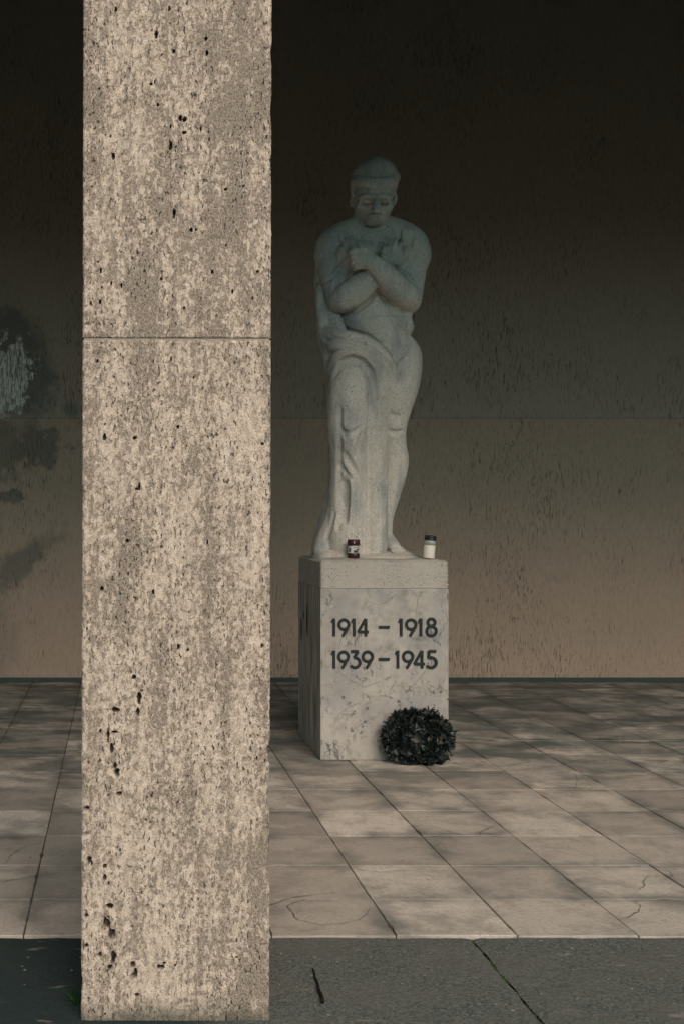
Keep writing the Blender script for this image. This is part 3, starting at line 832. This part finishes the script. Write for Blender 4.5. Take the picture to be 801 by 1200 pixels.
    f.chain([(453, 306, 41, 4), (449, 298, 43.5, 3.6), (450, 291.5, 43.5, 3.0)], 1.2, 'add', 1, False)     # thumb
    # right forearm in front
    A([(479, 350, 17, 14), (472, 345, 25, 15.8), (461, 334, 33, 15.4), (446, 319, 42, 12.6), (435, 309, 45, 10.4)], 2.0)
    E(P(481, 357, 12), (9, 9, 9), 5)
    E(P(428, 303.5, 44), (13, 7.5, 11), 4, 'add', (-25, 0, 0))                                  # hand, closed over the chest
    for a_, b_, c_ in (((424, 296, 46), (416.5, 294.5, 44), (413.5, 299, 38)), ((421, 301, 47), (413.6, 300.5, 44.5), (411.6, 305, 38)),
                       ((421, 306.5, 46), (414.4, 307, 43.5), (413, 310.8, 38)), ((423.5, 311.5, 44), (417.5, 312.5, 41.5), (416, 315, 37))):
        f.chain([(*a_, 3.9), (*b_, 3.6), (*c_, 3.0)], .8, 'add', 1, False)
    f.chain([(434, 298, 47, 4.2), (427, 293, 47, 3.7), (420, 291.5, 45, 3.0)], 1.2, 'add', 1, False)     # thumb
    # ---- standing leg
    A([(464, 420, 2, 28), (463.5, 445, 4, 26), (461, 473, 7, 20.2), (460.3, 492, 9, 14.4), (460, 506, 8, 12.6), (460, 518, 4, 12.6), (460.2, 540, 0, 15.6), (458, 560, 0, 14.6),
       (454.5, 585, 1, 10.6), (450, 610, 2, 8.2), (449, 628, 2, 8.6)], 5)
    E(P(463, 497, 20), (7.5, 6, 8), 2.5)
    E(P(470, 538, -6), (6, 10, 18), 5)
    A([(449, 630, -4, 9), (456, 637, 10, 8), (463, 643, 24, 6)], 4)
    for i in range(4):
        f.chain([(458 + i * 4.0, 642.5 + i * .3, 25 - i * 1.5, 3.0), (460 + i * 4.0, 645.5, 35 - i * 2.5, 2.6)], 1.0, 'add', 1, False)
    # ---- bent leg under the cloth (its toes come out at the hem)
    A([(416, 425, 8, 27), (410, 470, 20, 22), (407, 506, 27, 18), (410, 550, 14, 16), (408, 610, 6, 13), (404, 640, 10, 12)], 6)
    # carved creases, laid along the finished surface
    O = f.on
    O([(406, 302, 1.0), (402, 309, 2.8), (396, 317, 3.2), (389, 324, 2.2), (382, 329, .8)], 3.0, 'sub', .8)       # crook of the arm on the left
    O([(397, 322, .6), (394, 332, 1.6), (390, 341, .8)], 4, 'sub', .6)
    O([(487, 298, 1.0), (481, 302, 2.8), (476, 309, 3.2), (471, 316, 1.8)], 3.0, 'sub', .8)
    O([(470, 317, 1.0), (477, 322, 2.3), (485, 331, 2.4), (490, 343, 1.0)], 2.2, 'sub', .8)
    O([(431, 369, .5), (444, 367, 1.3), (459, 369, .5)], 4, 'sub', .6)                                           # rib line
    O([(481, 398, .8), (473, 409, 2.0), (464, 420, 1.2)], 6, 'sub', .4)                                          # groin fold
    O([(462, 376, .6), (470, 392, 1.4), (472, 402, .6)], 6, 'sub', .4)
    O([(455, 505, .6), (463, 508, 1.5), (471, 505, .6)], 4, 'sub', .6)                                           # below the kneecap
    O([(455, 489, .6), (460, 486, 1.3), (467, 488, .6)], 4, 'sub', .5)
    O([(391, 374, 1.5), (395, 382, 2.2), (412, 388.5, 2.4), (428, 392.5, 2.4), (443, 402, 2.3), (455, 414, 2.1), (463, 429, 1.6)], 1.6, 'sub', .6)   # undercut above the cloth
    O([(403, 370, 1.6), (418, 363.5, 3.0), (431, 353, 3.4), (442, 339, 2.8)], 1.6, 'sub', .3)                  # undercut below the forearms
    O([(443, 339, 2.8), (453, 355, 3.4), (464, 366, 3.2), (477, 369, 1.6)], 1.6, 'sub', .3)
    O([(446, 297, .8), (452, 303, 1.5), (460, 310, 1.7), (466, 315, 1.4)], 1.2, 'sub', .3)                       # line of the upper forearm
    O([(407, 322, .8), (416, 316.5, 1.5), (427, 316, 1.5), (432, 317, .8)], 1.2, 'sub', .3)
    O([(431, 318, .8), (437, 327, 1.5), (443, 335, 1.6)], 1.2, 'sub', .2)
    O([(440, 311, .7), (444, 317, 1.2), (441, 322, .6)], .8, 'sub', .5)
    global FIG; FIG = f
    return f.mesh('figure')

def build_drapery():
    f = Field((222, -46, 210), (372, 62, 630), .9)
    A, C, E = f.chain, f.cap, f.ell
    # cloak hanging from the shoulder behind the arm
    A([(386, 292, -20, 14), (382, 330, -14, 12.5), (383, 365, -8, 11), (385, 395, -4, 11.5), (393, 420, 2, 12), (399, 445, 6, 12.5)], 6)
    A([(376, 338, -2, 5.5), (377, 370, 3, 5.2), (381, 396, 10, 6)], 4)
    E(P(425, 370, -24), (46, 14, 95), 8)
    A([(384, 345, -8, 6), (388, 362, 0, 6.5), (394, 379, 10, 6.5), (400, 394, 16, 5)], 6)
    E(P(418, 425, 2), (34, 27, 32), 10)
    # legs of cloth: thigh, knee, then falling straight
    A([(415, 432, 14, 26), (410, 470, 24, 23), (408, 503, 30, 20.5), (409, 530, 22, 20), (408, 580, 18, 20), (405, 640, 16, 22)], 8)
    A([(430, 445, 14, 22), (430, 520, 14, 21), (430, 590, 12, 21), (429, 652, 12, 22)], 8)
    A([(405, 470, -12, 17), (406, 560, -12, 18), (400, 600, -12, 21), (390, 648, -12, 25)], 8)
    A([(435, 470, -12, 16), (435, 560, -12, 16), (432, 652, -12, 18)], 8)
    A([(450, 440, 20, 7.5), (449, 470, 17, 7), (447.5, 530, 15, 6.4), (446, 600, 15, 6.4), (445.5, 652, 16, 6.8)], 3)       # outer fold
    A([(438, 455, 32, 4.5), (440, 500, 31, 4.2), (440, 560, 29, 4.2), (439, 652, 28, 4.5)], 5)
    A([(423, 520, 34, 4.5), (424.5, 560, 33, 4.5), (423, 605, 32, 4.5), (421, 652, 32, 5)], 5)
    A([(392, 460, 12, 7), (392, 530, 12, 6), (393, 590, 12, 7), (386, 622, 10, 10), (379, 645, 10, 12)], 5)                # left border
    A([(407, 545, 38, 3.5), (411, 575, 36, 3.5), (410, 610, 34, 4.5), (405, 640, 32, 6)], 5)
    # roll of cloth crossing the belly and dropping over the hip
    A([(379, 384, -14, 6), (382, 390, 8, 7), (396, 393, 25, 6.5), (412, 396, 33, 6.0), (427, 400, 36, 5.4), (442, 409.5, 35.5, 5.0), (453, 421, 32, 4.5), (459.5, 436, 26, 4.2), (458, 454, 20, 4.2)], 3.5)
    A([(383, 402, -10, 6.5), (391, 405, 20, 6.8), (406, 405.5, 32, 6.2), (424, 409.5, 36, 5.4), (438, 418.5, 36, 5.2), (448, 432, 31, 5.0), (452.5, 452, 25, 5.4)], 4)
    A([(388, 436, 0, 6), (394, 421, 22, 5.4), (405, 414.5, 33, 4.8), (418, 415.5, 37.5, 4.2), (430, 423, 39, 4.0), (440, 437, 35, 3.8), (445, 456, 29, 3.8)], 4)
    O = f.on
    O([(383, 399, .6), (392, 399, 1.3), (410, 400.5, 1.5), (428, 404.8, 1.5), (444, 415, 1.5), (454, 430, 1.2), (457, 446, .6)], 2.2, 'sub', .5)
    O([(386, 413, .6), (396, 411.5, 1.2), (412, 410, 1.3), (426, 414, 1.4), (438, 425, 1.4), (446, 440, 1.2), (449, 456, .6)], 2.2, 'sub', .5)
    O([(391, 442, .8), (395, 433, 2.2), (403, 425, 3.0), (413, 421.5, 3.2), (424, 425, 3.2), (433, 436, 2.8), (438, 452, 2.0), (440, 475, .8)], 5, 'sub', .2)
    O([(384, 392, .5), (394, 397, .9), (400, 397, .4)], 2, 'sub', .4)
    # hollows between the long folds
    O([(432.5, 462, .8), (433, 500, 2.0), (433, 560, 2.2), (432, 647, 2.2)], 4, 'sub', .6)
    O([(443, 470, .8), (443.4, 540, 1.5), (442.8, 647, 1.5)], 2.5, 'sub', .5)
    O([(398, 478, .4), (397.5, 520, 1.0), (397, 570, 1.2), (396, 620, .5)], 5, 'sub', .3)
    O([(402, 505, .5), (406, 509, 1.2), (413, 508, 1.0), (424, 501, .4)], 5, 'sub', .3)             # creases at the knee
    O([(400, 500, .6), (403, 507, 1.4), (404, 514, .5)], 3, 'sub', .4)
    O([(404, 531, .5), (409, 541, 1.2), (414, 549, 1.4), (418, 556, .5)], 5, 'sub', .2)
    O([(400, 545, .5), (405, 556, 1.0), (412, 562, .5)], 5, 'sub', .2)
    O([(404, 562, 1), (403, 580, 2.6), (402, 600, 2.2), (403, 612, 1)], 7, 'sub', -.6)
    O([(424, 508, .5), (421, 522, 1.8), (418, 535, .7)], 5, 'sub', .3)
    O([(415, 560, .6), (416, 590, 1.5), (414.5, 620, 1.5), (412, 645, .8)], 3, 'sub', .5)
    O([(427, 560, .6), (427.5, 600, 1.1), (426, 645, 1.1)], 3, 'sub', .4)
    O([(437.8, 480, .4), (438.2, 560, .8), (437, 645, .8)], 1.6, 'sub', .4)
    O([(391, 600, .6), (387, 618, 1.4), (382, 632, .8)], 4, 'sub', .3)
    # bands of cloth over both shoulders
    S_ = lambda pts, k, off: f.on(pts, k, 'add', off, FIG, True)
    for a_, b_, c_, e_ in ((400, 405, 411, 414.5), (396.5, 402, 408.5, 411.5), (403.5, 408.5, 414, 417.5)):
        S_([(a_, 268, 3.6), (b_, 276, 3.8), (c_, 287, 3.8), (e_, 297, 3.6)], 2.5, -2.4)
    S_([(394, 269.5, 1.7), (398, 277, 2.1), (403.5, 288, 2.1), (405.8, 295, 1.2)], 1.0, .9)
    S_([(406, 266.5, 1.5), (411.5, 274, 1.8), (417.5, 284, 1.8), (421, 291, 1.4)], 1.0, .6)
    S_([(402, 267.5, .9), (407, 276, 1.1), (412.5, 287, 1.1), (415.5, 295, .9)], 1.2, 1.2)
    for x_ in (473, 477, 481):
        S_([(x_ + 1, 271, 3.4), (x_, 279, 3.6), (x_ - 1, 287, 3.2)], 2.5, -2.4)
    S_([(486.5, 272.5, 1.6), (485.5, 280, 2.0), (483, 289, 1.6)], 1.0, .7)
    S_([(471.5, 269.5, 1.4), (471, 278, 1.8), (471, 283, 1.2)], 1.0, .6)
    S_([(478, 271, .9), (477.5, 280, 1.1), (476.5, 288, .8)], 1.2, 1.0)
    # collar line at the throat
    f.on([(411, 265.5, .8), (420, 269.5, 1.3), (432, 271.8, 1.5), (446, 271.2, 1.3), (456, 266.5, .8)], 1.4, 'add', -.3, FIG)
    return f.mesh('drapery')

def build_hair():
    f = Field((262, -44, 618), (340, 54, 706), .7)
    A, C, E = f.chain, f.cap, f.ell
    E(P(438, 212, 0), (27, 33, 27), 3)
    E(P(436.5, 222, -14), (25.5, 24, 31), 5)
    # thick roll of hair round the brow
    A([(416, 222, -8, 5), (416.5, 214.5, 6, 6), (421, 213.3, 20, 6.4), (430, 214.6, 32.5, 6.4), (441, 215.6, 37.5, 6.4), (452, 213.9, 32, 6.4), (459.8, 210.3, 18, 6.4), (461.5, 208, 2, 6.4), (460, 214, -8, 5)], 2.0)
    f.on([(413, 208.5, .6), (419, 206.2, 1.8), (430, 206.4, 2.2), (441, 207.4, 2.2), (452, 205.6, 2.0), (462, 202, .6)], 1.6, 'sub', .6)
    for i in range(8):
        t = (i + .5) / 8; x = 418 + 42 * t; d = 20 + 22.5 * math.sin(math.pi * (.06 + .88 * t))
        f.on([(x - 1.5, 208.8, .4), (x + 1.5, 213, .8), (x + .5, 217, .4)], 1.4, 'sub', .4)
    # hair in front of and above the ears
    A([(414.5, 220, 6, 4.2), (414.5, 229, 9, 3)], 2)
    A([(461, 218, 4, 4.0), (460.5, 226, 7, 2.6)], 2)
    return f.mesh('hair')

def displaced(me, amp, sc, seed=0):
    n = len(me.vertices); co = np.empty(n * 3); me.vertices.foreach_get('co', co); co = co.reshape(-1, 3)
    no = np.empty(n * 3); me.vertices.foreach_get('normal', no); no = no.reshape(-1, 3)
    d = np.array([mnoise.noise(Vector(c) * sc) + .5 * mnoise.noise(Vector(c) * sc * 2.7) for c in co])
    co += no * (d * amp)[:, None]
    me.vertices.foreach_set('co', co.ravel()); me.update()
    return me
link('figure', displaced(build_figure(), .0012, 24), M['stone'], statue, True)
link('drapery', displaced(build_drapery(), .0018, 20), M['stone'], statue, True)
link('hair', displaced(build_hair(), .001, 40), M['stone'], statue, True)

def build_base():
    f = Field((222, -75, 204), (350, 68, 235), 1.0)
    v0 = (TOP + .012) / U
    def B(px, d, r, h, k=5):
        c = P(px, 650, d); c[2] = v0 - 2; f.ell(c, (r[0], r[1], h), k)
    B(405, 0, (38, 44, ), 9); B(430, 6, (36, 48), 8); B(455, 10, (34, 46), 8); B(386, -2, (19, 36), 15); B(377, 2, (11, 30), 12)
    B(462, 6, (22, 34), 12); B(400, 10, (24, 34), 14); B(478, 8, (20, 34), 4.5)
    return f.mesh('base')
link('base', displaced(build_base(), .003, 16), M['stone'], statue, True)

# ================================================================== CANDLES
def place_top(px, py, z):
    p = at(px, py, z); return p
def build_red_candle():
    z = 6.33
    p = at(414, 654.0, z); k = z / F
    r = 7.0 * k; h = 22 * k
    root = empty('grave_candle', p, 'small wine red grave candle with paper label and lid', 'candle', group='grave candles on the pedestal')
    bm = bmesh.new(); lathe(bm, [(r * .8, 0), (r * .97, .003), (r, .008), (r, h * .26), (r * .97, h * .28), (r * .97, h * .64), (r * .99, h * .68), (r * .9, h * .70)])
    from_bm('jar', bm, M['red'], root, True)
    bm = bmesh.new(); lathe(bm, [(r * 1.0, h * .68), (r * 1.05, h * .69), (r * 1.05, h * .93), (r * 1.0, h * .97), (r * .8, h * 1.0), (r * .5, h * .985)])
    lid = from_bm('lid', bm, M['dkred'], root, True)
    bm = bmesh.new(); 
    tri = [(-.0045, h * .80), (.0045, h * .80), (0.001, h * .90)]
    vs = [bm.verts.new((x, -r * 1.06 - .0006, zz)) for x, zz in tri]; vs2 = [bm.verts.new((x, -r * 1.04, zz)) for x, zz in tri]
    bm.faces.new(vs); [bm.faces.new((vs[i], vs[(i + 1) % 3], vs2[(i + 1) % 3], vs2[i])) for i in range(3)]
    from_bm('vent_hole', bm, M['paper'], lid)
    def wrap(name, a0, a1, z0, z1, rr, mat, par):
        bm = bmesh.new(); n = 14; prev = None
        for i in range(n + 1):
            a = R(a0 + (a1 - a0) * i / n)
            v = [bm.verts.new((q * math.sin(a), -q * math.cos(a), zz)) for q, zz in ((rr, z0), (rr, z1), (rr - .0006, z1), (rr - .0006, z0))]
            if prev:
                for q in range(4): bm.faces.new((prev[q], prev[(q + 1) % 4], v[(q + 1) % 4], v[q]))
            else: first = v
            prev = v
        bm.faces.new(first); bm.faces.new(prev)
        return from_bm(name, bm, mat, par, False)
    lab = wrap('paper_label', -78, 76, h * .27, h * .65, r * .985 + .0004, M['paper'], root)
    wrap('printed_band', -56, -34, h * .34, h * .54, r * .985 + .0012, M['blue'], lab)
    wrap('printed_band', -8, 50, h * .545, h * .585, r * .985 + .0012, M['pink'], lab)
    wrap('printed_band', -4, 40, h * .29, h * .43, r * .985 + .0012, M['dgreen'], lab)
    wrap('printed_band', 20, 56, h * .44, h * .50, r * .985 + .0012, M['dgreen'], lab)
    root.rotation_euler.z = R(-8)
build_red_candle()
def build_white_candle():
    z = 6.30
    p = at(501.5, 654.6, z); k = z / F
    r = 6.6 * k; h = 27 * k
    root = empty('grave_candle', p, 'leaning white grave candle with black lid near the pedestal edge', 'candle', group='grave candles on the pedestal')
    bm = bmesh.new(); lathe(bm, [(r * .9, 0), (r * .98, .003), (r, .01), (r, h * .52), (r * .985, h * .56), (r * .985, h * .57)])
    from_bm('wax_body', bm, M['wax'], root, True)
    bm = bmesh.new(); lathe(bm, [(r * .985, h * .571), (r * .985, h * .76), (r * .9, h * .79)])
    from_bm('jar_neck', bm, M['haze_pl'], root, True)
    bm = bmesh.new(); lathe(bm, [(r * .93, h * .775), (r * 1.03, h * .79), (r * 1.05, h * .85), (r * 1.0, h * .86), (r * 1.0, h * .90), (r * 1.05, h * .91), (r * 1.04, h * .97), (r * .9, h), (r * .4, h * .99)])
    from_bm('lid', bm, M['black'], root, True)
    root.rotation_euler = (R(-3), R(6), 0)
build_white_candle()

# ================================================================== WREATH
def build_wreath():
    zc = 6.14
    c = at(490, 868, zc); k = zc / F
    root = empty('leaf_wreath', (c.x, 6.08, 0), 'dark round leaf wreath propped against the pedestal foot', 'wreath')
    Rm, rt = 23.2 * k, 11.1 * k
    tilt = R(-14)
    cz = .146
    ex, ez = 1.16, .92
    def ring(a, b, q):      # around the ring a, around the tube b
        rr = Rm + q * rt * math.cos(b)
        l = Vector((rr * math.cos(a) * ex, -q * rt * .62 * math.sin(b), rr * math.sin(a) * ez))
        l = Matrix.Rotation(tilt, 3, 'X') @ l
        return l + Vector((0, .075, cz))
    bm = bmesh.new(); n, m = 48, 12
    g = [[bm.verts.new(ring(2 * math.pi * i / n, 2 * math.pi * j / m, .62)) for j in range(m)] for i in range(n)]
    for i in range(n):
        for j in range(m): bm.faces.new((g[i][j], g[(i + 1) % n][j], g[(i + 1) % n][(j + 1) % m], g[i][(j + 1) % m]))
    from_bm('straw_ring', bm, M['bronze'], root, True)
    bm = bmesh.new(); lay = bm.faces.layers.float.new('leaf'); rr = random.Random(5)
    for i in range(1250):
        a = rr.uniform(0, 2 * math.pi); b = rr.uniform(-.5, math.pi + .5)
        p = ring(a, b, rr.uniform(.55, .95))
        out = (ring(a, b, 1.3) - ring(a, b, .5)).normalized()
        tang = (ring(a + .05, b, 1) - ring(a - .05, b, 1)).normalized() * rr.choice((-1, 1))
        d = (out * rr.uniform(.35, 1.1) + tang * rr.uniform(.0, 1.0) + Vector((rr.gauss(0, .3), rr.gauss(0, .3), rr.gauss(0, .3)))).normalized()
        s_ = d.cross(out + Vector((rr.gauss(0, .5), rr.gauss(0, .5), rr.gauss(0, .5)))).normalized(); u = s_.cross(d).normalized()
        L = rr.uniform(.024, .054); w = L * rr.uniform(.24, .40)
        prof = [(0, 0), (.25, .75), (.5, 1), (.78, .68), (1, .06)]
        t = rr.random()
        mid, lf, rg = [], [], []
        cur = rr.uniform(-.3, .5)
        for q, ww in prof:
            o = p + d * (L * q) + u * (L * cur * q * q)
            mid.append(bm.verts.new(o)); lf.append(bm.verts.new(o + s_ * w * ww + u * w * .35 * ww)); rg.append(bm.verts.new(o - s_ * w * ww + u * w * .35 * ww))
        for q in range(4):
            for A_, B_ in ((mid, lf), (rg, mid)):
                try:
                    fc = bm.faces.new((A_[q], A_[q + 1], B_[q + 1], B_[q])); fc[lay] = t
                except ValueError: pass
    # nothing below the floor or inside the stone
    for v in bm.verts:
        if v.co.z < .004: v.co.z = .004 + abs(v.co.z) * .1
        if v.co.y + 6.08 > PDY - .004 and v.co.x + c.x < XR + .01: v.co.y = PDY - .006 - 6.08
    me = bpy.data.meshes.new('leaves'); bm.to_mesh(me); bm.free()
    link('leaves', me, M['leaf'], root, False)
build_wreath()

# ================================================================== STICK, MOSS, WEEDS
def build_stick():
    a, c = ground(366.3, 1135), ground(378.5, 1175.5)
    bm = bmesh.new(); n = 10
    pts = [a.lerp(c, i / n) + Vector((.0015 * math.sin(i * 1.7), 0, 0)) for i in range(n + 1)]
    rad = [.0022 + (.0058 - .0022) * (i / n) for i in range(n + 1)]
    pts = [Vector((p.x, p.y, -.002 + r)) for p, r in zip(pts, rad)]
    tube(bm, pts, rad, 8)
    o = from_bm('stick', bm, M['stick'], None, True)
    tag(o, 'thin black tapered stick lying on the dark pavement', 'stick')
build_stick()

def build_moss():
    bm = bmesh.new(); rr = random.Random(9)
    def clump(x, y, z, s):
        r = bmesh.ops.create_icosphere(bm, subdivisions=1, radius=s)
        for v in r['verts']:
            v.co = Vector((v.co.x * rr.uniform(.8, 1.5), v.co.y * rr.uniform(.8, 1.5), v.co.z * .6)) + Vector((x, y, z))
    for i in range(260):
        y = rr.uniform(2.96, 3.585)
        dens = .25 + .75 * abs(mnoise.noise(Vector((y * 9, 0, 0))))
        if rr.random() > dens: continue
        x = 1.187 + .010 * mnoise.noise(Vector((0, y * 14, 1))) + rr.gauss(0, .004)
        clump(x, y, -.009, rr.uniform(.002, .0055))
    x0, x1 = at(94, 0, PZ).x, at(316, 0, PZ).x
    for i in range(520):
        clump(rr.uniform(x0 - .12, x1 + .12), 2.975 - abs(rr.gauss(0, .012)), -.008, rr.uniform(.002, .006))
    return from_bm('moss', bm, M['moss'])
tag(build_moss(), kind='stuff')
def build_grit():
    bm = bmesh.new(); rr = random.Random(21)
    x0, x1 = at(60, 0, PZ).x, at(340, 0, PZ).x
    for i in range(420):
        x = rr.uniform(x0 - .1, x1 + .4); y = 2.968 - abs(rr.gauss(0, .018)); s = rr.uniform(.0015, .0055)
        r = bmesh.ops.create_icosphere(bm, subdivisions=1, radius=s)
        for v in r['verts']: v.co = Vector((v.co.x * 1.3, v.co.y, v.co.z * .7)) * rr.uniform(.8, 1.15) + Vector((x, y, -.008 + s * .4))
    for i in range(90):
        x = rr.uniform(-1, 3.2); y = rr.uniform(2.99, 3.58); s = rr.uniform(.001, .0028)
        if x0 < x < x1 and y > 2.98: continue
        r = bmesh.ops.create_icosphere(bm, subdivisions=1, radius=s)
        for v in r['verts']: v.co += Vector((x, y, -.004))
    return from_bm('grit', bm, M['pebble'])
tag(build_grit(), kind='stuff')
def build_weed():
    x0 = at(94, 0, PZ).x
    root = tag(bpy.data.objects.new('weed_tuft', None), 'little green weed tuft growing beside the pillar foot', 'weed'); COL.objects.link(root)
    root.location = (x0 - .012, 3.10, -.006)
    bm = bmesh.new(); rr = random.Random(4)
    for i in range(46):
        a = rr.uniform(0, 6.28); r0 = rr.uniform(0, .014)
        p = Vector((r0 * math.cos(a) * .7, r0 * math.sin(a) * 3.5, 0)); L = rr.uniform(.02, .085)
        lean = Vector((rr.gauss(-.35, .35), rr.gauss(0, .4), 1)).normalized(); s_ = Vector((math.cos(a * 3), math.sin(a * 3), 0))
        prev = None
        for q in range(5):
            t = q / 4; o = p + lean * L * t + Vector((-.25, -.15, -.5)) * L * t * t * .6
            w = .0028 * (1 - t * .9)
            v = (bm.verts.new(o + s_ * w), bm.verts.new(o - s_ * w))
            if prev: bm.faces.new((prev[0], prev[1], v[1], v[0]))
            prev = v
    from_bm('blades', bm, M['grass'], root)
build_weed()

# ================================================================== LIGHT
world = bpy.data.worlds.new('World'); S.world = world; world.use_nodes = True
nt = world.node_tree; nt.nodes.clear()
out = nt.nodes.new('ShaderNodeOutputWorld'); bg = nt.nodes.new('ShaderNodeBackground'); sky = nt.nodes.new('ShaderNodeTexSky')
SUN_EL, SUN_AZ = 39, 10            # degrees; azimuth from straight behind the camera, minus = left
sky.sky_type = 'NISHITA'; sky.sun_disc = False; sky.sun_elevation = R(SUN_EL); sky.sun_rotation = R(180 - SUN_AZ)
sky.air_density = 1.0; sky.dust_density = 4.0; sky.ozone_density = 1.0
hs = nt.nodes.new('ShaderNodeHueSaturation'); hs.inputs['Saturation'].default_value = .35
mx = nt.nodes.new('ShaderNodeMix'); mx.data_type = 'RGBA'; mx.blend_type = 'MULTIPLY'; mx.inputs[0].default_value = 1; mx.inputs[7].default_value = (.60, .91, .98, 1)
nt.links.new(sky.outputs[0], hs.inputs['Color']); nt.links.new(hs.outputs[0], mx.inputs[6]); nt.links.new(mx.outputs[2], bg.inputs[0]); nt.links.new(bg.outputs[0], out.inputs[0])
bg.inputs['Strength'].default_value = .065
sd = bpy.data.lights.new('sun', 'SUN'); sun = bpy.data.objects.new('sun', sd); COL.objects.link(sun)
sd.energy = 1.5; sd.angle = R(38); sd.color = (1, .675, .525)
# light travels along -Z of the lamp; it comes from behind the camera, above
dirv = Vector((math.sin(R(SUN_AZ)) * math.cos(R(SUN_EL)), -math.cos(R(SUN_AZ)) * math.cos(R(SUN_EL)), math.sin(R(SUN_EL))))
sun.rotation_euler = dirv.to_track_quat('Z', 'Y').to_euler()
sun.location = dirv * 30

vs = S.view_settings
vs.view_transform = 'Standard'; vs.look = 'None'; vs.gamma = 1; vs.exposure = 0.65; vs.use_curve_mapping = False
S.cycles.max_bounces = 8; S.cycles.diffuse_bounces = 5
S.cycles.use_denoising = True
